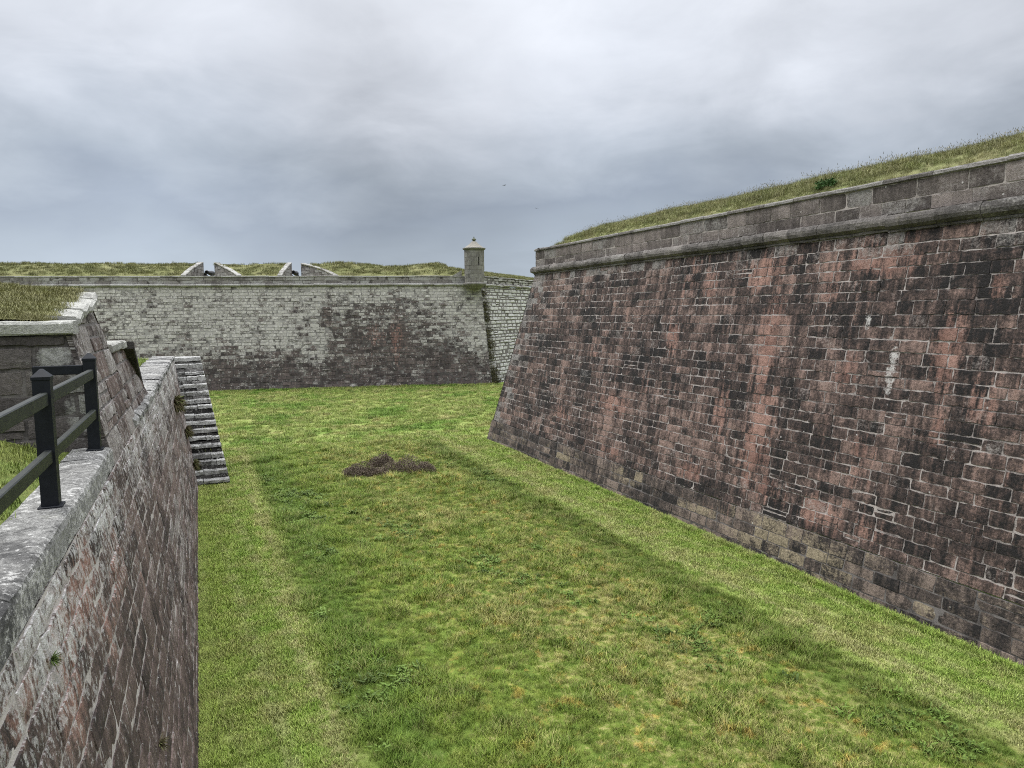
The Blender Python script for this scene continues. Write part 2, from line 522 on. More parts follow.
# =================================================================== FAR BASTION
FB = .155
FO = np.array([-1.86, 64.9]); FD = np.array([.985, .17]); FD /= np.linalg.norm(FD)
FN = np.array([FD[1], -FD[0]])                       # outward, to the camera
GD = np.array([.45, .89]); GD /= np.linalg.norm(GD)  # second face
GN = np.array([GD[1], -GD[0]])
A = np.array([FN, GN]); sh = np.linalg.solve(A, [-FB, -FB])   # arris shift per metre of height
kF, kG = float(sh @ FD), float(sh @ GD)
M_bas = stone_mat('bastion_stone', dark=((.040, .033, .031), (.070, .056, .051), (.115, .092, .083)), reds=((.15, .085, .07), (.23, .135, .11)), pale=(.48, .458, .415), white=(.57, .55, .505), mott=1.3, fleck=.6, fscale=5, per_stone=.7, paleamt=1.08)
M_bas2 = stone_mat('bastion_white_stone', dark=((.10, .09, .08), (.22, .21, .19), (.35, .34, .31)), pale=(.60, .59, .56), white=(.72, .71, .68), red_bias=-.3, spot=.0)
M_bastrim = stone_mat('bastion_trim_stone', dark=((.12, .11, .10), (.18, .17, .155), (.26, .245, .225)), pale=(.42, .41, .38), white=(.58, .57, .53), red_bias=-.4)
M_mortf = mortar_mat('far_mortar', (.25, .24, .22), (.055, .049, .045), .60)
M_mortg = mortar_mat('far_dark_mortar', (.12, .11, .10), (.05, .045, .04), .50)
bastion = thing('bastion_wall', 'pale lichen covered bastion wall with two gun embrasures closing the far end of the ditch', 'wall', (FO[0], FO[1], 0))
F_bas = Frame(FO, FD, FN, FB)
dk_f = blobs([(-20.5, 1.2, 6.5, 2.2, 1), (-25.5, 1.4, 4, 2.0, 1), (-9.5, 3.3, 5.8, 4.2, 1), (-6.0, 2.0, 4.0, 3.0, 1), (-13.5, 1.0, 4, 2.0, .9), (-32, 1.0, 6, 1.6, .9), (-40, 1.0, 6, 1.6, .8), (-2.6, 2.0, 1.6, 2.0, .5), (-33.0, 5.2, .5, 1.2, .6), (-31.8, 4.3, .6, .7, .6), (-14.6, 6.4, .8, 1.6, .8)])
rd_f = blobs([(-8.6, 4.4, 1.2, 2.4, 1), (-10.5, 4.6, 1.4, 2.0, .8), (-4.4, 5.4, 1.0, 1.8, .6), (-12.2, 2.0, .8, 2.2, .6), (-6.5, 7.0, 2.5, .8, .6)])


def mask_f(u, v):
    dkk = dk_f(u, v)
    lump = .11 * np.sin(u * 1.3 + .8 * np.sin(v * .9)) + .12 * np.sin(u * 3.1 + v * .4) + .08 * np.sin(u * 7.3)
    dkk = np.maximum(dkk, .9 * sstep(v + .35 * np.sin(u * 1.1) + .25 * np.sin(u * 2.9), 3.5, 1.9) * (1 + .18 * np.sin(u * 4.1) * np.sin(v * 3.3)))
    p = .80 - .68 * np.clip(dkk + lump * (dkk > 0), 0, 1) + .12 * sstep(v, 7.6, 8.6) - .10 * (np.sin(u * 2.1) > .6)
    w = .18 - .28 * np.clip(dkk, 0, 1) + .10 * (np.sin(u * .55 + .6) > .2)
    r = .02 + .5 * rd_f(u, v) + .08 * dkk
    return np.stack([r, w, p], -1)


rng = np.random.default_rng(21)
cz = 9.02
uRf = lambda v: kF * v
stone_face('scarp_face', F_bas, courses(-.15, cz, (.21, .31), -66, 0, (.32, .66), rng, .04), -66, uRf, [M_bas, M_mortf], bastion, mask_f, gap=.008, cell=.30, relief=.012, jit=.012, bev=.016, recess=.07, mort=.022, rng=rng)
F_bas2 = Frame(FO, GD, GN, FB)


def mask_g(u, v):
    m_ = sstep(u - kG * v, 1.7, .3)
    return np.stack([0 * u, .40 - .85 * m_, .95 - 1.2 * m_], -1)


stone_face('scarp_face', F_bas2, courses(-.15, cz, (.26, .38), 0, 34, (.45, .95), rng, .05), lambda v: kG * v, 34, [M_bas2, M_mortg], bastion, mask_g, gap=.03, cell=.30, relief=.03, bev=.045, recess=.08, mort=.055, rng=rng)
bcord = [(-.25, cz), (.05, cz), (.13, cz + .05), (.17, cz + .12), (.15, cz + .20), (.06, cz + .25), (-.25, cz + .25)]
ft = FO + sh * cz
cordBF = Frame(ft, FD, FN, 0); cordBG = Frame(ft, GD, GN, 0)
tanh_ = math.tan(.5 * math.acos(float(FD @ GD)))
pm = lambda u, v: np.stack([0 * u - .2, .26 + .1 * np.sin(u * 1.7), .66 + 0 * u], -1)
sweep('cordon', cordBF, bcord, -66, .1, (.8, 1.4), M_bastrim, bastion, rng, pm, cut1=lambda o, v: o * tanh_, jit=.012, seg=.8)
sweep('cordon', cordBG, bcord, -.1, 34, (.6, 1.2), M_bastrim, bastion, rng, pm, cut0=lambda o, v: -o * tanh_, jit=.03, seg=.8)
PZ = 9.84
parBF = Frame(ft - FN * .05, FD, FN, 0); parBG = Frame(ft - GN * .05, GD, GN, 0)
M_baspar = stone_mat('bastion_parapet_stone', dark=((.10, .09, .085), (.17, .155, .145), (.25, .235, .22)), pale=(.40, .39, .37), white=(.56, .55, .52), red_bias=-.3)
# embrasure openings along the front: (outer left, outer right, inner left, inner right) in metres along the face
T = 5.2
EMB = [(-25.70, -21.35, -25.40, -24.45), (-17.70, -13.15, -17.45, -16.60)]
def sillz(u):
    z = np.full_like(np.asarray(u, float), PZ)
    return z
stone_face('parapet', parBF, courses(cz + .25, PZ, (.26, .32), -66, 0, (.5, 1.1), rng, .0), -66, -.02, [M_baspar, M_mortf], bastion, lambda u, v: np.stack([0 * u, .05 + .12 * np.sin(u * .9), .45 + .2 * np.sin(u * 2.2)], -1), gap=.012, cell=.3, relief=.012, rng=rng)
sweep('coping', parBF, [(-.45, PZ), (.01, PZ), (.03, PZ + .02), (.03, PZ + .09), (0, PZ + .12), (-.45, PZ + .13)], -66, -.05, (.8, 1.5), M_bastrim, bastion, rng, pm, jit=.012, seg=.9)
stone_face('parapet', parBG, courses(cz + .25, PZ - .05, (.26, .34), 0, 34, (.4, .9), rng, .0), .02, 34, [M_bas2, M_mortg], bastion, lambda u, v: np.stack([0 * u, .1 * np.sin(u * 3.2), .15 + .45 * np.sin(u * 2.3)], -1), gap=.03, cell=.3, relief=.05, jit=.02, rng=rng)
sweep('coping', parBG, [(-.45, PZ), (.01, PZ), (.03, PZ + .02), (.03, PZ + .07), (0, PZ + .1), (-.45, PZ + .11)], 1.0, 34, (.6, 1.1), M_bastrim, bastion, rng, pm, jit=.035, seg=.9)


def ridge(u):
    u = np.asarray(u, float)
    return 11.28 + .05 * np.sin(u * .9) + .16 * np.exp(-((u + 13.2) / 1.6) ** 2) - .16 * np.exp(-((u + 7.2) / 2.2) ** 2) + .14 * np.exp(-((u + 4.0) / 1.1) ** 2) - .35 * sstep(u, -3.2, -1.2)


def bank_z(u, t):
    s_ = np.clip(t / T, 0, 1)
    return PZ + .02 + (ridge(u) - PZ) * (1 - (1 - s_) ** 1.25) - 1.6 * sstep(t, T + 4, T + 9)


# ---- cheeks of the embrasures
def cheek(o_out, o_in, flip):
    p0 = ft + FD * o_out - FN * .10; p1 = ft + FD * o_in - FN * (T + .3)
    L = np.linalg.norm(p1 - p0); d_ = (p1 - p0) / L
    n_ = np.array([d_[1], -d_[0]])
    if flip: n_ = -n_
    F_ = Frame(p0, d_, n_, 0)
    def top(u):
        s_ = np.asarray(u) / L
        return bank_z(o_out + (o_in - o_out) * s_, s_ * T) + .10
    stone_face('embrasure_cheek', F_, courses(PZ - .3, 11.7, (.26, .34), 0, L, (.5, .9), rng, 0), 0, L, [M_baspar, M_mortf], bastion, lambda u, v: np.stack([0 * u, .1 + 0 * u, .5 + 0 * u], -1),
               gap=.012, cell=.3, relief=.01, top=top, rng=rng)
    sweep('embrasure_coping', Frame(p0 - n_ * 0, d_, n_, 0), [(-.35, 0), (.03, 0), (.04, .08), (0, .12), (-.35, .12)], .0, L, (.5, .9), M_bastrim, bastion, rng, pm, jit=.012, slope=lambda u: top(u) - .03)
    mb = MB()     # the wall's end towards the rampart
    q = p1
    a = top(np.array([L]))[0]
    mb.add([(*(q + FN * .0), PZ - .3), (*(q - n_ * 3.0), PZ - .3), (*(q - n_ * 3.0), a - .02), (*q, a - .02)], [(0, 1, 2, 3)], uvm=[(0, 0, 0), (3, 0, 0), (3, 2, 0), (0, 2, 0)])
    mb.build('embrasure_back', [M_baspar], bastion)


for (a, b_, c, d_) in EMB:
    cheek(a, c, False); cheek(b_, d_, True)

# ---- sentry box on the salient
sx, sy = -3.33, 65.55
sentry = thing('sentry_box', 'round stone sentry box with a conical cap perched on the corner of the far bastion', 'sentry box', (sx, sy, 9.05))
M_sen = stone_mat('sentry_stone', dark=((.10, .095, .085), (.15, .14, .127), (.21, .20, .18)), pale=(.27, .26, .235), red_bias=-.4, white=(.5, .48, .43))
M_mortS = mortar_mat('sentry_mortar', (.14, .13, .115), (.08, .075, .065), .5)
SIDES = 6
R_ = .90
def sprof(prof, name, parent, mat, n=24, **kw):
    mb = MB(); mb.lathe(prof, n, (sx, sy, 0), mask=(0, 0, .5), rnd=(.5, .5, .5)); return mb.build(name, mat, parent, **kw)
sprof([(.30, 8.66), (.52, 8.74), (.60, 8.76), (.78, 8.92), (.86, 8.94), (1.0, 9.06), (1.06, 9.12), (1.06, 9.22), (1.0, 9.28), (.88, 9.30)], 'corbel', sentry, M_sen)
# body: hexagonal drum laid in courses
mb = MB()
rr = np.random.default_rng(5)
slit_a = math.radians(-60)
for k in range(8):
    z0 = 9.30 + k * .378; z1 = z0 + .378
    for i in range(14):
        a0 = 2 * math.pi * (i + .5 * (k % 2)) / 14; a1 = a0 + 2 * math.pi / 14
        am = (a0 + a1) / 2
        dd = (am - slit_a + math.pi) % (2 * math.pi) - math.pi
        if 4 <= k <= 5 and abs(dd) < .26:      # the slit window
            continue
        ro = R_ + rr.normal(0, .006)
        vs = []
        for r in (ro, ro - .2):
            for z in (z0 + .007, z1 - .007):
                for q in np.linspace(a0 + .008, a1 - .008, 3):
                    vs.append((sx + r * math.cos(q), sy + r * math.sin(q), z))
        f = [(0, 1, 4, 3), (1, 2, 5, 4), (7, 6, 9, 10), (8, 7, 10, 11), (3, 4, 10, 9), (4, 5, 11, 10), (1, 0, 6, 7), (2, 1, 7, 8), (0, 3, 9, 6), (5, 2, 8, 11)]
        mb.add(vs, f, rr.random(3), (0, 0, .3 + .3 * rr.random()), mi=0)
mb.build('drum', [M_sen], sentry)
sprof([(R_ - .10, 9.28), (R_ - .012, 9.29), (R_ - .012, 10.80), (R_ - .16, 10.805), (R_ - .16, 11.56), (R_ - .012, 11.565), (R_ - .012, 12.33), (R_ - .1, 12.34)], 'drum_core', sentry, M_mortS, n=28)
M_void = simple_mat('dark_opening', (.006, .006, .007), (.012, .012, .013))
# slit reveal stones either side, leaving a narrow dark opening
mb = MB()
for sg in (-1, 1):
    a = slit_a + sg * .225
    c_, s_ = math.cos(a), math.sin(a)
    rot = [[c_, -s_, 0], [s_, c_, 0], [0, 0, 1]]
    mb.box((sx + (R_ - .09) * c_, sy + (R_ - .09) * s_, 11.19), (.18, .27, .75), rot, .01, rnd=(.5, .4, .5), mask=(0, 0, .5))
mb.build('window_jamb', [M_sen], sentry)
mb = MB()
c_, s_ = math.cos(slit_a), math.sin(slit_a)
mb.box((sx + (R_ - .15) * c_, sy + (R_ - .15) * s_, 11.19), (.03, .30, .76), [[c_, -s_, 0], [s_, c_, 0], [0, 0, 1]])
mb.build('slit_window', [M_void], sentry)
sprof([(.80, 12.22), (.94, 12.24), (1.02, 12.28), (1.05, 12.34), (1.05, 12.39), (1.0, 12.41), (.84, 12.46)], 'cornice', sentry, M_sen)
M_roof = stone_mat('sentry_roof_stone', dark=((.15, .14, .12), (.20, .185, .16), (.25, .235, .20)), pale=(.30, .28, .235), red_bias=-.4)
sprof([(.93, 12.43), (.78, 12.51), (.55, 12.67), (.36, 12.84), (.25, 12.96), (.19, 13.01)], 'roof', sentry, M_roof)
M_moss = stone_mat('mossy_stone', dark=((.06, .07, .045), (.08, .09, .06), (.11, .115, .08)), pale=(.15, .16, .11), red_bias=-.4)
sprof([(.18, 13.0), (.11, 13.03), (.10, 13.07), (.18, 13.11), (.21, 13.17), (.18, 13.23), (.09, 13.28), (.05, 13.33), (.04, 13.42), (.01, 13.45)], 'finial', sentry, M_moss, n=14)
# low raking wall where the box joins the parapet
mb = MB()
p = ft + FD * -2.6; q = ft + FD * -1.75
for (w0, w1) in ((-.02, -.40),):
    a, b2 = p + FN * w0, q + FN * w0; c2, d2 = q + FN * w1, p + FN * w1
    zt0, zt1 = PZ + .12, PZ + .62
    vs = [(*a, PZ), (*b2, PZ), (*c2, PZ), (*d2, PZ), (*a, zt0), (*b2, zt1), (*c2, zt1), (*d2, zt0)]
    mb.add(vs, [(0, 1, 5, 4), (1, 2, 6, 5), (2, 3, 7, 6), (3, 0, 4, 7), (4, 5, 6, 7)], (.6, .5, .5), (0, 0, .6))
mb.build('raking_wing', [M_baspar], sentry)

# =================================================================== LEFT: COUNTERSCARP
LN0, LB = -.30, .165
TU0, TU1 = 10.30, 13.15
F_cs = Frame(N * LN0, D, N, LB)
M_cs = stone_mat('counterscarp_stone', dark=((.038, .029, .026), (.096, .069, .059), (.20, .148, .128)), reds=((.17, .10, .08), (.28, .165, .13)), pale=(.34, .31, .285), white=(.60, .59, .565), fleck=.45, fscale=15, per_stone=.4, mott=1.15)
M_cst = stone_mat('counterscarp_coping_stone', dark=((.055, .054, .052), (.125, .122, .116), (.22, .215, .20)), pale=(.33, .325, .305), white=(.60, .59, .56), red_bias=-.4, moss=(.10, .105, .05, .3), fleck=.6, fscale=14, mott=1.2)
M_mortl = mortar_mat('counterscarp_mortar', (.38, .35, .325), (.085, .07, .062), .43)
cscarp = thing('counterscarp_wall', 'low near wall of grey and reddish stone along the left of the ditch, capped by a broad weathered coping', 'wall', nu(LN0, 8))
rng = np.random.default_rng(31)
CZ = 4.60     # top of the walling, under the coping
nr = lambda u: 1 - sstep(u, 7, 12)
rd_l = blobs([(3.6, 3.9, .35, .5, 1), (4.6, 4.3, .5, .2, .8), (5.6, 3.8, .5, .4, .7), (7.4, 3.6, .6, .4, .6), (2.2, 3.5, 1.2, .6, .8), (4.2, 3.4, .5, .4, .8), (6.5, 4.2, 1.4, .4, .8), (3.0, 2.4, .8, .4, .5), (8.5, 3.8, 1.2, .5, .5), (5.2, 2.2, 1, .4, .4), (9.5, 3.0, 1.0, .5, .35)])


def mask_cs(u, v):
    tp = sstep(v, 2.9, 4.5)
    w = -.02 + .50 * tp + .12 * tp * nr(u) + .12 * np.sin(u * 1.9 + v * 2.3) * tp + .10 * sstep(u, 11, 15) - .12 * sstep(v, 1.2, .2)
    p = .04 + .16 * tp + .34 * sstep(u, 10, 16) - .12 * sstep(v, 1.4, .2)
    r = .09 + .82 * rd_l(u, v) + .12 * tp
    return np.stack([r, w, p], -1)


CR = courses(-.15, CZ, (.21, .31), -3, 35, (.45, 1.15), rng, .03)
stone_face('wall_face', F_cs, CR, -3, lambda v: 35.0 - .1 * v, [M_cs, M_mortl], cscarp, mask_cs, gap=.0062, cell=.11, relief=.006, bev=.010, recess=.06, mort=.013, wob=.003, jit=.009, rng=rng)
capF = Frame(N * (LN0 - LB * CZ), D, N, 0)
capmask = lambda u, v: np.stack([0 * u - .3, .17 + .12 * np.sin(u * 2.7) + .16 * (v < 4.83), .52 + .14 * np.sin(u * 1.3) + .20 * (v < 4.83)], -1)
sweep('coping', capF, [(-.46, CZ), (-.02, CZ), (-.005, CZ + .02), (-.012, CZ + .10), (-.02, CZ + .19), (-.035, CZ + .232), (-.07, CZ + .252), (-.2, CZ + .257), (-.33, CZ + .257), (-.46, CZ + .25)], -3, TU0 - .03, (1.0, 1.7), M_cst, cscarp, rng, capmask, jit=.0055, gap=.003, seg=.14)
capm2 = lambda u, v: np.stack([0 * u - .3, .22 + .14 * np.sin(u * 2.7), .46 + .16 * np.sin(u * 1.9)], -1)
sweep('coping', capF, [(-.85, CZ), (-.02, CZ), (.03, CZ + .03), (.03, CZ + .12), (-.02, CZ + .17), (-.4, CZ + .19), (-.85, CZ + .18)], 13.6, 34.6, (.6, 1.2), M_cst, cscarp, rng, capm2, jit=.016, gap=.012, seg=.3)
# return of the counterscarp at the corner beyond the stair
F_cs2 = Frame(N * LN0 + D * 35.0, np.array([-.98, .05]), np.array([.05, .98]), .1)
stone_face('return_face', F_cs2, courses(-.1, CZ, (.3, .4), 0, 30, (.6, 1.2), rng, 0), lambda v: .2 * v, 30, [M_cs, M_mortl], cscarp, lambda u, v: np.stack([0 * u, 0 * u, .3 + 0 * u], -1), cell=.6, rng=rng)

# ---- raised block (traverse) beyond the fence
trav = thing('traverse_wall', 'raised block of stone wall behind the fence, its white cap stones stepping up beside dry grass', 'wall', nu(-1.2, TU0, 4.85))
TN0, TB = -.02, .228
F_tr = Frame(N * TN0, D, N, TB)
F_ck = Frame(N * (TN0 - .03), D, N, TB)
ttop = lambda u: 6.28 + (np.asarray(u) - TU0) * .155
tmask = lambda u, v: np.stack([.04 + .12 * np.sin(u * 3 + v), .20 + .10 * np.sin(u * 2.1 + v * 1.7), .50 + .16 * sstep(v, 5.4, 6.3)], -1)
tend = lambda v: 13.1 + (6.8 - v) * .52
stone_face('side_face', F_tr, courses(CZ - .02, 7.0, (.30, .46), TU0 - .3, 15, (.6, 1.2), rng, .1), TU0, tend, [M_cs, M_mortd], trav, tmask, gap=.008, cell=.1, relief=.006, bev=.012, recess=.06, mort=.016, top=ttop, rng=rng)
F_rt = Frame(N * TN0 + D * TU0, -N, -D, 0)
rL = lambda v: TB * v + .0
M_rt = stone_mat('traverse_front_stone', dark=((.055, .048, .045), (.085, .075, .07), (.13, .115, .105)), red_bias=-.2, pale=(.40, .395, .36), white=(.58, .57, .53), spot=.06)


def rt_tone(u, v, r):
    r = r.copy()
    return r


def rt_mask(u, v):
    q = blobs([(1.62, 6.02, .26, .17, 1), (1.36, 5.30, .25, .42, .95), (1.95, 5.98, .2, .12, .5), (1.35, 5.7, .2, .3, .4)])(u, v)
    return np.stack([0 * u, -.14 + .38 * q, -.12 + 1.2 * q], -1)


stone_face('front_face', F_rt, courses(4.72, 6.29, (.24, .34), .5, 7, (.45, .95), rng, .06), rL, 7, [M_rt, M_mortd], trav, rt_mask, gap=.008, cell=.1, relief=.006, bev=.012, recess=.05, mort=.022, rng=rng)
cap1 = lambda u, v: np.stack([0 * u - .3, .34 + .12 * np.sin(u * 4), .74 + 0 * u], -1)
M_cap = stone_mat('cap_stone', dark=((.16, .155, .14), (.22, .215, .195), (.30, .29, .27)), pale=(.48, .475, .43), white=(.64, .63, .58), red_bias=-.5)
F_rtc = Frame(N * (TN0 - TB * 6.3) + D * TU0, -N, -D, 0)
sweep('cap_stone', F_rtc, [(-.42, 6.29), (.03, 6.29), (.045, 6.31), (.045, 6.42), (.02, 6.455), (-.42, 6.46)], -.04, 6, (.55, .95), M_cap, trav, rng, cap1, jit=.008, gap=.007)
F_trc = Frame(N * (TN0 - TB * 6.45), D, N, 0)
sweep('cap_stone', F_trc, [(-.30, .005), (.03, .005), (.05, .03), (.05, .10), (.02, .135), (-.30, .145)], TU0 + .42, TU1, (.5, .7), M_cap, trav, rng, cap1, jit=.014, gap=.012,
      slope=lambda u: 6.29 + np.round((u - TU0) * .155 / .09) * .09 + (u * 0))
mb = MB()   # far end of the block
e0 = []
for v in (4.6, 5.4, 6.2, 6.75):
    u_ = float(tend(v))
    n_ = TN0 - TB * v
    e0 += [nu(n_, u_, v), nu(n_ - .8, u_, v)]
mb.add(e0, [(0, 1, 3, 2), (2, 3, 5, 4), (4, 5, 7, 6)], mask=(0, .1, .4), uvm=[(0, 0, 0), (1, 0, 0), (0, .8, 0), (1, .8, 0), (0, 1.6, 0), (1, 1.6, 0), (0, 2.1, 0), (1, 2.1, 0)])
mb.build('end_face', [M_cs], trav)

# ---- sloping cheek wall behind it
cheekw = thing('cheek_wall', 'short wall behind the raised block with a dark sloping coping and a pale cap', 'wall', nu(-1.2, 16, 4.85))
ctop = lambda u: np.minimum(5.90, 5.90 - (np.asarray(u) - 16.0) * .52)
stone_face('wall_face', F_ck, courses(CZ - .02, 6.2, (.28, .42), 12.3, 19, (.4, .9), rng, .1), 12.4, 18.4, [M_cs, M_mortd], cheekw, lambda u, v: np.stack([0 * u, .16 + 0 * u, .45 + 0 * u], -1), cell=.12, gap=.009, relief=.008, bev=.012, recess=.06, top=ctop, rng=rng)
M_dkc = stone_mat('dark_coping_stone', dark=((.04, .036, .033), (.055, .05, .045), (.08, .072, .065)), red_bias=-.5, paleamt=.6)
F_ch = Frame(N * (TN0 - .03 - TB * 5.4), D, N, 0)
sweep('sloping_coping', F_ch, [(-.5, -.02), (.06, -.02), (.085, 0), (.085, .11), (.07, .125), (-.5, .13)], 16.02, 18.45, (2.3, 2.5), M_dkc, cheekw, rng, lambda u, v: np.stack([0 * u - .3, -.3 + 0 * u, -.2 + 0 * u], -1), jit=.003, slope=lambda u: ctop(u) - LB * 0)
sweep('cap_stone', Frame(N * (TN0 - .03 - TB * 5.9), D, N, 0), [(-.6, 5.90), (.05, 5.90), (.06, 5.92), (.06, 6.02), (.03, 6.05), (-.6, 6.05)], 13.6, 16.0, (.7, 1.0), M_cap, cheekw, rng, cap1, jit=.01)

# ---- stair
stair = thing('stone_staircase', 'steep flight of worn stone steps with pale treads and black risers against the left wall', 'staircase', nu(.2, 29.2))
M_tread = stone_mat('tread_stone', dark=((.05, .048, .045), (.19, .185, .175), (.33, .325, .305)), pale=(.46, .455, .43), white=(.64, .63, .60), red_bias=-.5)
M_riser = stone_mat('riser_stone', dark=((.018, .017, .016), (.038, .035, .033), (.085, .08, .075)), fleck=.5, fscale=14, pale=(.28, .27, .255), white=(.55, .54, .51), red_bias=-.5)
NS = 17
sz, su = 4.66 / NS, .355
steps_z = [0] + [4.66 * (i + 1) / NS for i in range(NS)]
for i in range(1, NS): steps_z[i] += random.uniform(-.055, .055)
rng = np.random.default_rng(41)
for k in range(NS):
    mb = MB()
    z1 = steps_z[k + 1]; z0 = z1 - random.uniform(.11, .19)
    ua, ub = 29.25 + k * su + random.uniform(-.05, .05), 29.25 + (k + 1) * su + .06
    last = k == NS - 1
    if last: ub += .5
    r = rng.random(3)
    for part in (0, 1):
        za, zb = ((steps_z[k] - .25 if k else -.1), z0) if part == 0 else (z0 + .004, z1 + rng.normal(0, .008))
        fr = ua + (.015 if part == 0 else -.012)
        # split the step into two or three stones across
        cuts = [0, *sorted(rng.uniform(.2, .8, rng.integers(0, 3))), 1]
        for c0, c1 in zip(cuts[:-1], cuts[1:]):
            def nn(z, s_): 
                a = LN0 - LB * z - .25; b2 = .84 - .18 * z + (.02 if part else 0)
                return a + (b2 - a) * s_
            g = .006
            S = np.linspace(c0 + g, c1 - g, 7)
            fr2 = fr + rng.normal(0, .025); dz = rng.normal(0, .018)
            vs = []
            prof = [(za, fr2), (zb - .035 + dz, fr2), (zb + dz - .008, fr2 + .018), (zb + dz, fr2 + .05), (zb + dz, ub + (.05 if part == 0 else .02)), (za, ub + (.05 if part == 0 else .02))]
            for s_ in S:
                for (z, u_) in prof:
                    vs.append(nu(nn(z, s_), u_ + rng.normal(0, .014), z + rng.normal(0, .010)))
            K = len(prof)
            fs = [(i * K + j, i * K + (j + 1) % K, (i + 1) * K + (j + 1) % K, (i + 1) * K + j) for i in range(6) for j in range(K)]
            fs += [tuple(range(K - 1, -1, -1)), tuple(range(6 * K, 7 * K))]
            uv = [(v_[0] * 1.0 + v_[1] * .3, v_[2] + v_[1] * .4, k * .7) for v_ in vs]
            up = k / NS
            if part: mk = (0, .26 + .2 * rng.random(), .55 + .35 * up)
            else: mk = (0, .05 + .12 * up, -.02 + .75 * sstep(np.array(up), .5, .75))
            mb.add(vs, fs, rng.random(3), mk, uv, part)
    mb.build('step', [M_riser, M_tread], stair)

# =================================================================== FENCE
M_paint = simple_mat('black_paint', (.004, .005, .0075), (.008, .0095, .013), 14, .5, .12, .22)
M_rail = simple_mat('weathered_rail_paint', (.009, .0105, .011), (.020, .024, .018), 7, .5, .15, .3, (1, 1, 1))
fence = thing('timber_fence', 'black painted post and rail fence standing on the coping of the left wall', 'fence', nu(-1.27, 7.18, 4.855))
PN = -1.25
rotD = np.array([[D[0], N[0], 0], [D[1], N[1], 0], [0, 0, 1]])


def post(u):
    mb = MB()
    h = 1.115
    a = .066
    vs = []
    for (r, z) in ((a, 0), (a, h), (a + .006, h + .004), (a + .006, h + .03), (.012, h + .095)):
        vs += [(-r, -r, z), (r, -r, z), (r, r, z), (-r, r, z)]
    fs = [(k * 4 + i, k * 4 + (i + 1) % 4, k * 4 + 4 + (i + 1) % 4, k * 4 + 4 + i) for k in range(4) for i in range(4)] + [(16, 17, 18, 19)]
    v = np.array(vs) @ rotD.T + np.array(nu(PN, u, 4.853))
    mb.add(v, fs)
    o = mb.build('post', [M_paint], fence)
    m2 = MB()
    m2.box(np.array(nu(PN, u, 4.853 + .012)), (.185, .185, .024), rotD, .006)
    s_ = m2.build('base_plate', [M_paint], None)
    s_.parent = o
    s_.matrix_parent_inverse = o.matrix_world.inverted()
    bpy.context.view_layer.update()
    s_.matrix_parent_inverse = o.matrix_world.inverted()


def rail(u0, u1, z, n=PN, hh=.115, w=.06):
    mb = MB()
    mb.box(np.array(nu(n, (u0 + u1) / 2, 4.853 + z)), (u1 - u0, w, hh), rotD, .008)
    mb.build('rail', [M_rail], fence)


P1, P2 = 7.18, 10.08
post(P1); post(P2); post(4.5)
for z in (.955, .46):
    rail(P1 + .072, P2 - .072, z, PN + .018)
    rail(4.57, P1 - .072, z, PN + .018)
    rail(2.0, 4.43, z, PN + .018)
mb = MB()   # the short rail that turns in along the raised block
mb.box(np.array(nu(PN - .33, P2, 4.853 + 1.01)), (.06, .53, .115), rotD, .008)
mb.build('rail', [M_paint], fence)

# =================================================================== CANNONS, BIRDS, SMALL THINGS
M_iron = simple_mat('black_iron', (.008, .008, .009), (.015, .015, .016), 10, .45, .2, .5)
M_carr = simple_mat('dark_carriage_timber', (.012, .012, .012), (.02, .02, .02), 10, .7, .2)


def cannon(label, u, t, gid):
    p = ft + FD * u - FN * t
    o = thing('cannon', label, 'cannon', (p[0], p[1], 9.62), math.atan2(FN[1], FN[0]), gid)
    rx = [[0, 0, 1], [0, 1, 0], [-1, 0, 0]]
    mb = MB(); mb.lathe([(.03, -1.25), (.10, -1.2), (.06, -1.12), (.24, -1.05), (.25, -.6), (.22, -.55), (.21, .1), (.18, .15), (.15, 1.0), (.19, 1.12), (.20, 1.2), (.17, 1.25), (.09, 1.25), (.085, 1.0)], 18, (0, 0, .98), rx)
    mb.build('barrel', [M_iron], o, smooth=False, world=False)
    for sgn in (-1, 1):
        mb = MB()
        pts = [(-1.0, .3), (.85, .3), (.85, .95), (.35, 1.0), (.1, .8), (-.3, .75), (-.35, .6), (-.7, .55), (-1.0, .5)]
        y0, y1 = sgn * .30 - .055, sgn * .30 + .055
        vs = [(x, y0, z) for x, z in pts] + [(x, y1, z) for x, z in pts]
        k = len(pts)
        mb.add(vs, [tuple(range(k - 1, -1, -1)), tuple(range(k, 2 * k))] + [(i, (i + 1) % k, k + (i + 1) % k, k + i) for i in range(k)])
        mb.build('carriage_cheek', [M_carr], o, world=False)
        for x in (-.7, .6):
            mb = MB(); mb.lathe([(.03, -.06), (.23, -.05), (.23, .05), (.03, .06)], 16, (x, sgn * .44, .23), [[1, 0, 0], [0, 0, 1], [0, -1, 0]])
            mb.build('wheel', [M_carr], o, world=False)
    for x in (-.7, .6):
        mb = MB(); mb.box((x, 0, .25), (.14, .9, .14), None, .02); mb.build('axle', [M_carr], o, world=False)
    return o


cannon('black cannon in the left one of the two far embrasures', -25.2, 6.9, 'cannons in the bastion embrasures')
cannon('black cannon in the embrasure nearer the sentry box', -17.35, 6.9, 'cannons in the bastion embrasures')

M_bird = simple_mat('dark_feathers', (.02, .02, .022), (.05, .05, .055), 30, .8)


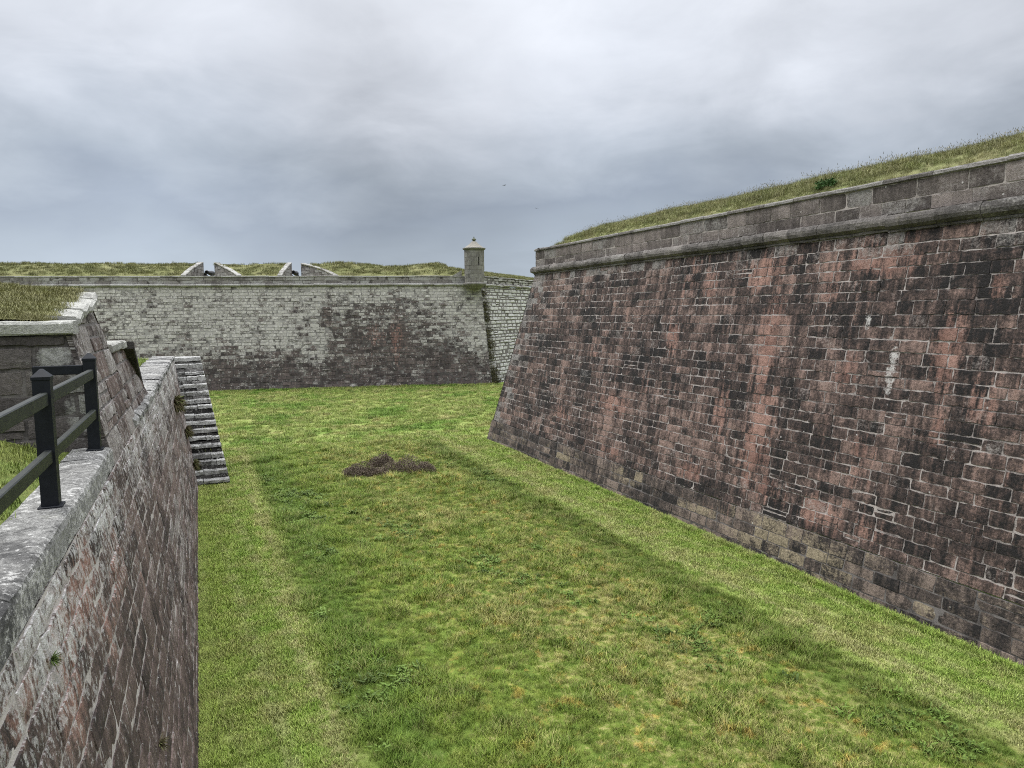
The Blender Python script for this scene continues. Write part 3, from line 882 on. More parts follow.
def bird(label, loc, rz, s=1.0):
    mb = MB()
    # body along x, wings raised in flight
    rings = [(-.20, .01, .0), (-.12, .035, 0), (-.02, .055, 0), (.08, .05, .005), (.14, .035, .012), (.19, .032, .016), (.225, .012, .014), (.26, .004, .01)]
    n = 8
    vs = []
    for (x, r, z) in rings:
        for i in range(n):
            a = 2 * math.pi * i / n
            vs.append((x, r * math.cos(a), z + r * .9 * math.sin(a)))
    fs = [(k * n + i, k * n + (i + 1) % n, (k + 1) * n + (i + 1) % n, (k + 1) * n + i) for k in range(len(rings) - 1) for i in range(n)]
    mb.add(vs, fs)
    for sg in (-1, 1):
        sec = [(.02, .10, -.06, .02, .02), (.22, .12, -.05, .10, .014), (.42, .06, -.07, .07, .006), (.55, -.03, -.09, .02, .003)]
        vs = []
        for (y, xf, xb, z, th) in sec:
            vs += [(xf, sg * y, z), (xb, sg * y, z), (xb, sg * y, z - th), (xf, sg * y, z - th)]
        fs = [(k * 4 + i, k * 4 + (i + 1) % 4, k * 4 + 4 + (i + 1) % 4, k * 4 + 4 + i) for k in range(3) for i in range(4)] + [(12, 13, 14, 15)]
        mb.add(vs, fs)
    mb.add([(-.18, -.02, 0), (-.18, .02, 0), (-.32, .07, .005), (-.32, -.07, .005), (-.18, 0, -.012), (-.32, 0, -.012)], [(0, 1, 2, 3), (0, 4, 5, 3), (1, 4, 5, 2)])
    o = mb.build('bird', [M_bird], None, world=False)
    o.location = loc; o.rotation_euler = (0, .1, rz); o.scale = (s, s, s)
    props(o, label, 'bird', 'birds flying over the ditch')
    return o


def ray_pt(dx, dz, Y):      # direction (x right, z up) per metre forward from the eye
    return (dx * Y, Y, EYE + dz * Y)


bird('tiny dark bird flying against the cloud, the higher and darker of two', ray_pt(-.0077, .175, 85), .6, .62)
bird('tiny faint bird flying lower in the sky, nearest the right wall', ray_pt(.036, .1435, 105), 2.0, .58)

M_pale = simple_mat('weathered_white_paint', (.42, .42, .40), (.55, .55, .52), 20)
mk = thing('marker_post', 'small dark marker post with a white top in the grass above the stair', 'post', nu(-2.95, 30.3, 4.72))
mb = MB(); mb.lathe([(.055, -.05), (.05, .20), (.045, .22)], 10, (0, 0, 0)); mb.build('shaft', [M_paint], mk, world=False)
mb = MB(); mb.lathe([(.05, .222), (.075, .24), (.075, .30), (.05, .33), (.01, .34)], 10, (0, 0, 0)); mb.build('cap', [M_pale], mk, world=False)

# =================================================================== GROUND AND BANKS
def zones(t, P):
    """colour of the grass in the ditch at a world position"""
    n = t.dot(P, (N[0], N[1], 0)); u = t.dot(P, (D[0], D[1], 0))
    w1 = t.noise(P, .55, 5, .6); w2 = t.noise(P, 2.2, 6, .65); w3 = t.noise(P, 9.0, 5, .6); w4 = t.noise(t.shift(P, (17, 5, 0)), .28, 4, .55)
    e = t.mul(t.add(w2, -.5), 1.4)
    inL = t.ss(t.add(n, e), 1.55, 2.1); inR = t.ss(t.add(n, t.mul(e, .55)), 10.65, 11.0, 1, 0)
    inU = t.ss(t.add(u, t.mul(e, 2.5)), 33, 37.5, 1, 0)
    rough = t.mul(t.mul(inL, inR), inU)
    mown = t.mix(t.ss(w2, .32, .68), (.150, .220, .036), (.240, .290, .078))
    mown = t.mix(t.ss(w1, .45, .66), mown, (.235, .235, .085))
    mown = t.mix(t.ss(w3, .52, .75), mown, (.085, .150, .022))
    # mowing swathes along the strip on the right
    sw = t.m('SINE', t.mul(t.add(n, t.add(t.mul(u, .06), t.mul(e, .10))), 9.0))
    mown = t.mix(t.mul(t.mul(t.ss(sw, .1, .9), t.ss(w2, .35, .6)), .55), mown, (.27, .275, .125))
    green = t.mix(t.ss(w2, .33, .66), (.072, .110, .015), (.150, .186, .033))
    green = t.mix(t.ss(w3, .40, .70), green, (.118, .172, .024))
    dry = t.mix(t.ss(w3, .35, .65), (.215, .185, .062), (.30, .265, .115))
    df = t.add(t.add(t.mul(t.add(w4, -.5), .8), t.mul(t.add(w2, -.5), 1.4)), t.add(t.mul(t.add(w3, -.5), 1.7), t.ss(n, 2.0, 6.5, -.24, .10)))
    c = t.mix(t.mul(t.ss(df, .02, .40), .80), green, dry)
    org = t.mul(t.ss(t.noise(t.shift(P, (4, 9, 0)), 2.6, 5, .7), .555, .66), t.ss(n, 2.8, 5.5))
    c = t.mix(t.mul(org, .75), c, (.36, .25, .07))
    edge = t.mul(t.ss(t.m('ABSOLUTE', t.add(t.add(n, t.mul(e, .6)), -10.4)), .35, 1.0, 1, 0), inU)
    c = t.mix(t.mul(edge, .72), c, (.072, .108, .016))
    edgeL = t.mul(t.ss(t.m('ABSOLUTE', t.add(t.add(n, e), -2.5)), .2, .9, 1, 0), inU)
    c = t.mix(t.mul(edgeL, .5), c, (.068, .118, .018))
    far = t.mix(t.ss(w2, .3, .7), (.128, .176, .034), (.205, .225, .072))
    far = t.mix(t.ss(w1, .48, .66), far, (.215, .210, .080))
    far = t.mix(t.ss(w4, .50, .60), far, (.100, .160, .025))
    hay = t.mul(t.ss(t.m('ABSOLUTE', t.add(t.add(n, t.mul(e, 1.0)), -1.62)), .05, .42, 1, 0), t.ss(w3, .38, .6))
    mown = t.mix(t.mul(hay, .75), mown, (.30, .275, .135))
    hay2 = t.mul(t.ss(t.m('ABSOLUTE', t.add(t.add(n, t.mul(e, .8)), -11.35)), .05, .5, 1, 0), t.ss(w3, .38, .6))
    mown = t.mix(t.mul(hay2, .65), mown, (.30, .275, .14))
    wallside = t.ss(t.add(n, t.mul(e, .5)), .1, .75, 1, 0)
    mown = t.mix(t.mul(wallside, .6), mown, (.205, .255, .055))
    base = t.mix(t.ss(t.add(u, e), 35, 39), mown, far)
    c = t.mix(rough, base, c)
    return t.mix(1.0, c, (1.20, 1.22, 1.10), 'MULTIPLY')


def grass_mat(name, fn, blade=False, rmin=.75, rmax=1.3, trans=.0):
    m, t, b = new_mat(name)
    P = t.node('ShaderNodeNewGeometry').outputs['Position']
    c = fn(t, P)
    if blade:
        r = t.node('ShaderNodeObjectInfo').outputs['Random']
        k = t.ss(r, 0, 1, rmin, rmax, False)
        if fn is zones:      # dead tufts scattered among the green
            c = t.mix(t.mul(t.ss(t.m('FRACT', t.mul(r, 37.7)), .72, .95), .55), c, (.27, .235, .10))
            c = t.mix(t.mul(t.ss(t.m('FRACT', t.mul(r, 91.3)), .80, .95), .45), c, (.055, .100, .016))
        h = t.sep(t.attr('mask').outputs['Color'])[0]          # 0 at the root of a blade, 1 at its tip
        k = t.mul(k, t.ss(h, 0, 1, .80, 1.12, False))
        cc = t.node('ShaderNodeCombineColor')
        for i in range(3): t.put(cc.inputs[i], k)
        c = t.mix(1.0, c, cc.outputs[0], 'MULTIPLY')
        b.inputs['Roughness'].default_value = .6
        b.inputs['Specular IOR Level'].default_value = .2
    else:
        t.put(b.inputs['Normal'], t.bump(t.add(t.noise(P, 14, 6, .7), t.mul(t.noise(P, 60, 4, .7), .5)), 1.0, .06))
    t.put(b.inputs['Base Color'], c)
    return m


def dryfn(c0, c1, c2, s=1.0):
    def f(t, P):
        c = t.mix(t.ss(t.noise(P, 1.1 * s, 5, .65), .35, .65), c0, c1)
        return t.mix(t.ss(t.noise(P, 3.7 * s, 6, .7), .50, .72), c, c2)
    return f


G_floor = grass_mat('ditch_turf', zones)
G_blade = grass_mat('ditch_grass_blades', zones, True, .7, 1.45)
f_rav = dryfn((.185, .200, .074), (.225, .215, .098), (.145, .175, .054))
f_far = dryfn((.135, .140, .048), (.165, .160, .064), (.10, .118, .038), .5)
f_lft = dryfn((.180, .178, .070), (.205, .195, .090), (.145, .160, .052))
f_cov = dryfn((.13, .185, .035), (.18, .20, .05), (.10, .15, .025))
f_weed = dryfn((.065, .105, .017), (.090, .135, .026), (.048, .080, .015), 2.0)
G_weed = grass_mat('weed_leaves', f_weed, True, .55, 1.45)
G_rav = grass_mat('rampart_turf', f_rav); G_ravb = grass_mat('rampart_grass_blades', f_rav, True, .6, 1.5)
G_stalk = grass_mat('grass_stalks', dryfn((.17, .155, .08), (.205, .18, .10), (.15, .125, .08)), True, .6, 1.3)
G_far = grass_mat('far_turf', f_far); G_farb = grass_mat('far_grass_blades', f_far, True, .7, 1.4)
G_lft = grass_mat('dry_turf', f_lft); G_lftb = grass_mat('dry_grass_blades', f_lft, True, .7, 1.4)
G_cov = grass_mat('verge_turf', f_cov); G_covb = grass_mat('verge_grass_blades', f_cov, True, .7, 1.4)


def nz(x, y, s, seed=0):
    """cheap smooth noise for terrain"""
    v = 0
    for k, (a, b_) in enumerate(((1.0, .37), (.73, -.81), (-.41, 1.13), (1.9, .6))):
        v = v + np.sin((x * a + y * b_) * s * (1 + .37 * k) + seed * 1.7 + k * 2.1) / (1 + .5 * k)
    return v / 2.6


def sheet(name, X, Y, Z, mat, kind='structure', smooth=True):
    h, w = X.shape
    mb = MB()
    v = np.stack([X.ravel(), Y.ravel(), Z.ravel()], -1)
    mb.add(v, [(j * w + i, j * w + i + 1, (j + 1) * w + i + 1, (j + 1) * w + i) for j in range(h - 1) for i in range(w - 1)])
    o = mb.build(name, [mat], None, smooth=smooth)
    if kind: o['kind'] = kind
    return o


def uN(Ng, Ug):
    return N[0] * Ng + D[0] * Ug, N[1] * Ng + D[1] * Ug


def floor_z(x, y):
    return .035 * nz(x, y, .55) + .02 * nz(x, y, 1.9, 3)


# the open ground reaching the horizon, below the ditch
X, Y = np.meshgrid(np.linspace(-1500, 1500, 31), np.linspace(-1500, 1500, 31))
sheet('ground', X, Y, np.full_like(X, -.4), G_far)
# ditch floor
Xf, Yf = np.meshgrid(np.arange(-75, 70.1, .5), np.arange(-4, 100.1, .5))
ditch = sheet('ditch_floor', Xf, Yf, floor_z(Xf, Yf), G_floor)

# bank on the ravelin
def rav_z(n, u):
    d1 = n - (RN0 + RB * tr + .45)
    p = np.stack([N[0] * n + D[0] * u, N[1] * n + D[1] * u], -1)
    d2 = -((p - (o2)) @ mW) - .45
    d_ = np.minimum(d1, d2)
    return 9.50 + 1.08 * (1 - np.exp(-np.maximum(d_, 0) / 1.25)) + .10 * nz(n, u, .8) * sstep(d_, .2, 2), d_


n0 = RN0 + RB * tr + .42
ts = np.concatenate([np.linspace(0, 4, 14), np.linspace(5, 16, 8)])
ss_ = np.linspace(0, 1, 70)
Tg, Sg = np.meshgrid(ts, ss_)
Ng = n0 + Tg
umax = e_c - .52 - (Tg + .42) * (.324 / .946)
Ug = 2.0 + (umax - 2.0) * Sg
Zg, _ = rav_z(Ng, Ug)
Xg, Yg = uN(Ng, Ug)
sheet('earth_bank', Xg, Yg, Zg, G_rav)['label'] = 'grass bank behind the parapet of the right wall'

# bank on the bastion, in stretches between the embrasures
def bas_patch(mb, oa, ob, ia, ib, nu_):
    tt = np.concatenate([np.linspace(.35, T, 9), [T + .28, T + .32]])
    s_ = np.linspace(0, 1, nu_)
    Tt, S = np.meshgrid(tt, s_)
    k = np.clip(Tt / T, 0, 1)
    a = oa + (ia - oa) * k; b_ = ob + (ib - ob) * k
    U = a + (b_ - a) * S
    Z = bank_z(U, Tt) + .05 * nz(U, Tt, 1.3) * sstep(Tt, .5, 2.5)
    Z = np.where(Tt > T + .3, 9.5, Z)
    xy = ft[None, None] + U[..., None] * FD - Tt[..., None] * FN
    h, w = U.shape
    mb.add(np.concatenate([xy.reshape(-1, 2), Z.reshape(-1, 1)], 1), [(j * w + i, j * w + i + 1, (j + 1) * w + i + 1, (j + 1) * w + i) for j in range(h - 1) for i in range(w - 1)])


SEG = [(-66, EMB[0][0] - .1, -66, EMB[0][2] - .1, 50), (EMB[0][1] + .1, EMB[1][0] - .1, EMB[0][3] + .1, EMB[1][2] - .1, 16), (EMB[1][1] + .1, -.4, EMB[1][3] + .1, -.45 - .5 * T, 30)]
mb = MB()
for s_ in SEG: bas_patch(mb, *s_)
# sills and the platform behind
for (a, b_, c, d_) in EMB:
    vs = []
    for (u_, t_) in ((a, .4), (b_, .4), (d_, T), (c, T)):
        p = ft + FD * u_ - FN * t_
        vs.append((*p, PZ + .06 - .05 * (t_ > 1)))
    mb.add(vs, [(0, 1, 2, 3)])
p = [ft + FD * -66 - FN * (T - .2), ft + FD * 1 - FN * (T - .2), ft + FD * 1 - FN * 24, ft + FD * -66 - FN * 24]
mb.add([(*q, 9.61) for q in p], [(0, 1, 2, 3)])
o = mb.build('earth_bank', [G_far], None, smooth=True); o['kind'] = 'structure'; o['label'] = 'grass topped rampart of the far bastion'
# bank along the bastion's second face
tt = np.concatenate([np.linspace(.35, T, 8), [T + 2, T + 6, T + 10]]); ug = np.linspace(.4, 34, 40)
Tg, Ug = np.meshgrid(tt, ug)
U0 = np.maximum(Ug, Tg * .5)
Zg = PZ + (1.08 - .016 * U0 + .05 * nz(U0, Tg, 1.1)) * (1 - (1 - np.clip(Tg / T, 0, 1)) ** 1.25)
xy = ft[None, None] + U0[..., None] * GD - Tg[..., None] * GN
sheet('earth_bank', xy[..., 0], xy[..., 1], Zg, G_far)['label'] = 'grass bank right of the sentry box'

# covered way behind the counterscarp, and the mound behind the raised block
def left_z(n, u):
    z = 4.66 + .06 * nz(n, u, .9) + .04 * sstep(n, -2.0, -4)
    near = 1 - sstep(u, 10.3, 10.6)
    z = z + near * (.13 + .28 * sstep(n, -1.5, -2.6))
    return z


Ng, Ug = np.meshgrid(np.linspace(-24, -1.49, 70), np.concatenate([np.linspace(-3, 10.29, 40), np.linspace(10.31, 35.1, 60)]))
Xg, Yg = uN(Ng, Ug)
cov = sheet('covered_way', Xg, Yg, left_z(Ng, Ug), G_cov)


def mound_z(n, u):
    z = 6.40 + (u - TU0) * .19 + .05 * nz(n, u, 1.5) + .10 * sstep(n, -1.6, -4)
    back = sstep(u, 13.0, 15.2)
    return z * (1 - back) + 4.4 * back


Ng, Ug = np.meshgrid(np.linspace(-12, -1.72, 50), np.linspace(TU0 + .3, 15.4, 34))
Xg, Yg = uN(Ng, Ug)
sheet('earth_bank', Xg, Yg, mound_z(Ng, Ug), G_lft)['label'] = 'dry grass mound behind the raised stone block on the left'

# =================================================================== GRASS (stuff)
def tuft_mesh(name, mat, nb, rad, h, wid, lean, rng, seed_heads=0.0, broad=False):
    V, Fc, H = [], [], []
    for i in range(nb):
        a = rng.uniform(0, 2 * math.pi); r = rad * math.sqrt(rng.random())
        x, y = r * math.cos(a), r * math.sin(a)
        hh = h * rng.uniform(.55, 1.25); w = wid * rng.uniform(.7, 1.3)
        az = rng.uniform(0, 2 * math.pi); ln = lean * rng.uniform(.3, 1.5) * hh
        lx, ly = math.cos(az) * ln, math.sin(az) * ln
        px, py = -math.sin(az) * w / 2, math.cos(az) * w / 2
        b0 = len(V)
        if broad:
            V += [(x, y, 0), (x + lx * .5 - px, y + ly * .5 - py, hh * .75), (x + lx * .5 + px, y + ly * .5 + py, hh * .75), (x + lx * 1.2, y + ly * 1.2, hh * .85)]
            H += [.2, .8, .8, 1.0]
            Fc += [(b0, b0 + 2, b0 + 3, b0 + 1)]
        else:
            V += [(x - px, y - py, -.01), (x + px, y + py, -.01), (x + lx * .4 - px * .8, y + ly * .4 - py * .8, hh * .55), (x + lx * .4 + px * .8, y + ly * .4 + py * .8, hh * .55), (x + lx, y + ly, hh)]
            H += [0, 0, .55, .55, 1]
            Fc += [(b0, b0 + 1, b0 + 3, b0 + 2), (b0 + 2, b0 + 3, b0 + 4)]
            if rng.random() < seed_heads:
                b1 = len(V)
                q = max(w, .004) * 1.3
                V += [(x + lx, y + ly, hh), (x + lx * 1.1 + q, y + ly * 1.1, hh * 1.08), (x + lx * 1.1 - q, y + ly * 1.1 + q, hh * 1.08), (x + lx * 1.3, y + ly * 1.3, hh * 1.22)]
                H += [1, 1, 1, 1]
                Fc += [(b1, b1 + 1, b1 + 3), (b1, b1 + 3, b1 + 2)]
    me = bpy.data.meshes.new(name)
    me.from_pydata(V, [], Fc)
    a = me.attributes.new('mask', 'FLOAT_COLOR', 'POINT')
    d = np.zeros((len(V), 4), np.float32); d[:, 0] = H; d[:, 3] = 1
    a.data.foreach_set('color', d.ravel())
    me.materials.append(mat)
    return bpy.data.objects.new(name, me)


def scatter(name, pts, scl, tufts, label, rng):
    """one stuff object: tufts instanced on points by geometry nodes"""
    coll = bpy.data.collections.new(name + '_tufts')
    for o in tufts: coll.objects.link(o)
    me = bpy.data.meshes.new(name)
    me.from_pydata(np.asarray(pts).tolist(), [], [])
    k = len(pts)
    a = me.attributes.new('rot', 'FLOAT_VECTOR', 'POINT')
    r = np.zeros((k, 3), np.float32); r[:, 2] = rng.uniform(0, 6.28, k); r[:, :2] = rng.normal(0, .10, (k, 2))
    a.data.foreach_set('vector', r.ravel())
    a = me.attributes.new('scl', 'FLOAT', 'POINT'); a.data.foreach_set('value', np.asarray(scl, np.float32))
    a = me.attributes.new('idx', 'INT', 'POINT'); a.data.foreach_set('value', rng.integers(0, len(tufts), k).astype(np.int32))
    ob = link(name, me)
    ob['kind'] = 'stuff'; ob['label'] = label
    ng = bpy.data.node_groups.new(name + '_nodes', 'GeometryNodeTree')
    ng.interface.new_socket('Geometry', in_out='INPUT', socket_type='NodeSocketGeometry')
    ng.interface.new_socket('Geometry', in_out='OUTPUT', socket_type='NodeSocketGeometry')
    gi = ng.nodes.new('NodeGroupInput'); go = ng.nodes.new('NodeGroupOutput')
    ci = ng.nodes.new('GeometryNodeCollectionInfo')
    ci.inputs['Collection'].default_value = coll
    ci.inputs['Separate Children'].default_value = True
    ci.inputs['Reset Children'].default_value = True
    ip = ng.nodes.new('GeometryNodeInstanceOnPoints')
    ip.inputs['Pick Instance'].default_value = True

    def na(nm, typ):
        n = ng.nodes.new('GeometryNodeInputNamedAttribute'); n.data_type = typ
        n.inputs['Name'].default_value = nm
        return [o_ for o_ in n.outputs if o_.enabled][0]
    ng.links.new(gi.outputs[0], ip.inputs['Points'])
    ng.links.new(ci.outputs[0], ip.inputs['Instance'])
    ng.links.new(na('idx', 'INT'), ip.inputs['Instance Index'])
    ng.links.new(na('rot', 'FLOAT_VECTOR'), ip.inputs['Rotation'])
    ng.links.new(na('scl', 'FLOAT'), ip.inputs['Scale'])
    ng.links.new(ip.outputs[0], go.inputs[0])
    md = ob.modifiers.new('scatter', 'NODES'); md.node_group = ng
    return ob


rg = np.random.default_rng(77)
short = [tuft_mesh('short_tuft', G_blade, 34, .13, .045, .009, .7, rg) for _ in range(4)]
longt = [tuft_mesh('long_tuft', G_blade, 46, .12, .095, .007, .85, rg) for _ in range(5)]
weedt = [tuft_mesh('weed_leaf_tuft', G_weed, 22, .13, .10, .034, .9, rg, broad=True) for _ in range(4)]


def in_frustum_nu(n, u, m=1.0):
    x, y = uN(n, u)
    return (y > 8.2 - m) & (np.abs(x) < y * .74 + m)


def rand_nu(k, n0_, n1_, u0_, u1_):
    n = rg.uniform(n0_, n1_, k); u = rg.uniform(u0_, u1_, k)
    ok = in_frustum_nu(n, u)
    return n[ok], u[ok]


def pts_of(n, u):
    x, y = uN(n, u)
    return np.stack([x, y, floor_z(x, y)], -1)


E = lambda n, u: .7 * nz(n, u, 2.1, 2) * .5
# mown strips: many small tufts, thinning with distance
n, u = rand_nu(52000, -.3, 13.4, 4, 37)
rough = (n + E(n, u) > 1.8) & (n + E(n, u) < 10.85) & (u < 35.5)
keep = rg.random(len(n)) < np.clip(1.25 - (u - 8) / 34, .3, 1)
a = ~rough & keep
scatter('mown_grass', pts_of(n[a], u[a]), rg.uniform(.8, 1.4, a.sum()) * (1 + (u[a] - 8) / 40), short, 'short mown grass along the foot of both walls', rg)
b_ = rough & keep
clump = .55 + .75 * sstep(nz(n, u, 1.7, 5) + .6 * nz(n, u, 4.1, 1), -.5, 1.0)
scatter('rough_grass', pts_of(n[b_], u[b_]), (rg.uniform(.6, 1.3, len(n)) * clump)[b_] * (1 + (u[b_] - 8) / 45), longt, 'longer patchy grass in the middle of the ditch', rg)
# broad leaved weeds, in drifts
n2, u2 = rand_nu(9000, 1.9, 10.6, 4, 30)
wd = nz(n2, u2, .9, 9) + .5 * nz(n2, u2, 2.6, 4) + .55 * np.exp(-((n2 - 2.6) / 1.1) ** 2) + .25 * np.exp(-((n2 - 10.2) / .6) ** 2)
w_ = (wd > .45) & (rg.random(len(wd)) < .12 + .4 * sstep(wd, .45, 1.3))
scatter('weeds', pts_of(n2[w_], u2[w_]), rg.uniform(.6, 1.25, w_.sum()), weedt, 'drifts of low green broad leaved weeds among the ditch grass', rg)
# far floor
k = 26000
x = rg.uniform(-34, 12, k); y = rg.uniform(30, 66, k)
nn_ = x * N[0] + y * N[1]; uu_ = x * D[0] + y * D[1]
ok = (np.abs(x) < y * .74) & (uu_ > 35) & (nn_ > -14) & ((np.stack([x, y], -1) - FO) @ FN > .1)
fp = np.stack([x[ok], y[ok], floor_z(x[ok], y[ok])], -1)
scatter('far_ditch_grass', fp, rg.uniform(1.1, 2.4, ok.sum()), short + longt[:1], 'short grass on the far floor of the ditch below the bastion', rg)
# taller fringe along the foot of the walls
k = 4200
u = rg.uniform(4, 34, k); side = rg.random(k) < .5
n = np.where(side, RN0 - .08 - np.abs(rg.normal(0, .06, k)), LN0 + .06 + np.abs(rg.normal(0, .06, k)))
kk = in_frustum_nu(n, u)
uf = rg.uniform(-45, 0, 900)
pf = FO + uf[:, None] * FD + (np.abs(rg.normal(0, .12, 900)) + .05)[:, None] * FN
pf = np.concatenate([pf, floor_z(pf[:, 0], pf[:, 1])[:, None]], 1)
scatter('wall_foot_grass', np.concatenate([pts_of(n[kk], u[kk]), pf]), np.concatenate([rg.uniform(.5, 1.3, kk.sum()), rg.uniform(1.0, 2.2, 900)]), longt, 'fringe of longer grass against the foot of the walls', rg)

# rampart grass with seed heads on the right
tall = [tuft_mesh('tall_tuft', G_ravb, 70, .17, .13, .0055, .6, rg, .03) for _ in range(7)] + [tuft_mesh('stalk_tuft', G_stalk, 8, .16, .18, .003, .4, rg, .7) for _ in range(2)]
k = 16000
u = rg.uniform(3, 31, k); tq = rg.uniform(.02, 5.0, k) ** 1.0
n = n0 + tq
z, dd = rav_z(n, u)
ok = dd > .02
x_, y_ = uN(n, u)
gp = np.stack([x_, y_, z - .01], -1)[ok]
sc = (rg.uniform(.55, 1.25, k) * np.where(tq < .5, .6, 1.0) * (1 + .35 * nz(n, u, 1.3, 6)))[ok]
scatter('rampart_grass', gp, sc, tall, 'long seeding grass on top of the right wall', rg)

# bastion grass
fart = [tuft_mesh('far_tuft', G_farb, 40, .35, .22, .022, .6, rg) for _ in range(3)]
P_, S_ = [], []
for (oa, ob, ia, ib, _) in SEG:
    L = (ob - oa)
    k = int(L * 5 * 9)
    t_ = rg.uniform(.5, T + .2, k); s_ = rg.random(k)
    q = np.clip(t_ / T, 0, 1)
    a = oa + (ia - oa) * q; b2 = ob + (ib - ob) * q
    U = a + .12 + (b2 - a - .24) * s_
    z = bank_z(U, t_)
    xy = ft + U[:, None] * FD - t_[:, None] * FN
    P_.append(np.concatenate([xy, z[:, None] - .02], 1)); S_.append(rg.uniform(.5, 1.1, k))
k = 1500
t_ = rg.uniform(.5, T + 1, k); U = rg.uniform(.5, 26, k); U = np.maximum(U, t_ * .5)
z = PZ + (1.08 - .016 * U) * (1 - (1 - np.clip(t_ / T, 0, 1)) ** 1.25)
xy = ft + U[:, None] * GD - t_[:, None] * GN
P_.append(np.concatenate([xy, z[:, None] - .02], 1)); S_.append(rg.uniform(.6, 1.2, k))
scatter('bastion_grass', np.concatenate(P_), np.concatenate(S_), fart, 'grass over the top of the far bastion', rg)

# mound and covered way
dryt = [tuft_mesh('dry_tuft', G_lftb, 60, .13, .06, .005, .8, rg) for _ in range(3)]
covt = [tuft_mesh('verge_tuft', G_covb, 36, .13, .06, .008, .7, rg) for _ in range(3)]
k = 9000
n = rg.uniform(-9, -1.72, k); u = rg.uniform(TU0 + .36, 13.6, k)
x_, y_ = uN(n, u)
scatter('mound_grass', np.stack([x_, y_, mound_z(n, u) - .01], -1), rg.uniform(.5, 1.2, k), dryt, 'dry grass on the mound behind the raised block at the left', rg)
k = 11000
n = rg.uniform(-12, -1.53, k); u = rg.uniform(3, 34, k)
ok = (u < TU0 - .02) | ((u > 14.6) & (n < -1.93))
x_, y_ = uN(n, u)
scatter('verge_grass', np.stack([x_, y_, left_z(n, u) - .005], -1)[ok], rg.uniform(.7, 1.4, k)[ok] * np.where(u[ok] > 14, 1.5, 1), covt, 'short green grass behind the coping of the left wall', rg)

# =================================================================== BUSHES AND WALL PLANTS
def twig_mat(name, c0, c1, c2):
    m, t, b = new_mat(name)
    r = t.sep(t.attr('rnd').outputs['Color'])
    t.put(b.inputs['Base Color'], t.ramp(r[0], [(0, c0), (.6, c1), (1, c2)]))
    return m


M_heath = twig_mat('dead_heather', (.085, .066, .050), (.17, .135, .102), (.30, .245, .185))
M_twig = simple_mat('bush_stem', (.03, .022, .018), (.05, .036, .03))
M_leaf = twig_mat('wall_leaf', (.05, .085, .018), (.085, .13, .03), (.14, .18, .06))
M_fern = twig_mat('dry_wall_plant', (.07, .055, .03), (.12, .10, .05), (.12, .15, .045))


def bush(label, n, u, rx, ry, h, seed):
    r = np.random.default_rng(seed)
    x0, y0, _ = nu(n, u)
    z0 = float(floor_z(np.array(x0), np.array(y0)))
    o = thing('heather_bush', label, 'bush', (x0, y0, z0), 0, 'dead heather bushes in the ditch')
    mb = MB()
    cl = [(r.uniform(-.75, .75) * rx, r.uniform(-.7, .7) * ry, r.uniform(.4, .75)) for _ in range(9)] + [(0, 0, .85)]
    for i in range(8000):
        cx, cy, cs = cl[r.integers(0, len(cl))]
        d_ = r.normal(size=3); d_[2] = abs(d_[2]); d_ /= np.linalg.norm(d_)
        q = cs * (.72 + .36 * r.random() ** .5)
        p = np.array([cx * .8 + d_[0] * rx * .5 * q, cy * .8 + d_[1] * ry * .5 * q, d_[2] * h * q * (1.05 if cs > .6 else .9)])
        p[2] *= max(.3, 1 - .45 * ((p[0] / rx) ** 2 + (p[1] / ry) ** 2))
        L = r.uniform(.025, .06); w = r.uniform(.008, .016)
        dr = d_ * .6 + r.normal(0, .45, 3) + np.array([0, 0, .5]); dr /= np.linalg.norm(dr)
        sd = np.cross(dr, r.normal(size=3)); sd /= np.linalg.norm(sd)
        mb.add([p - sd * w, p + sd * w, p + dr * L + sd * w * .4, p + dr * L - sd * w * .4], [(0, 1, 2, 3)], (r.random() ** 1.3, 0, 0))
    mb.build('twigs', [M_heath], o, world=False)
    m2 = MB()
    for i in range(26):
        a = r.uniform(0, 6.28); q = r.uniform(.2, .8)
        e = np.array([math.cos(a) * rx * q, math.sin(a) * ry * q, h * .6 * (1 - .5 * q)])
        st = np.array([r.normal(0, .06), r.normal(0, .06), -.03])
        sd = np.array([-math.sin(a), math.cos(a), 0]) * .012
        up = np.array([0, 0, .012])
        m2.add([st - sd, st + sd, st + up, e - sd * .4, e + sd * .4, e + up * .4], [(0, 1, 4, 3), (1, 2, 5, 4), (2, 0, 3, 5)])
    m2.build('stems', [M_twig], o, world=False)
    return o


bush('low brown heather bush in the ditch grass, the leftmost and thinnest of three', 5.85, 28.3, 1.15, .7, .60, 1)
bush('small brown heather bush at the back, behind the two larger ones', 6.95, 29.5, .85, .6, .66, 2)
bush('broad brown heather bush in the ditch grass, the biggest and rightmost of three', 7.7, 28.2, 1.35, .9, .80, 3)


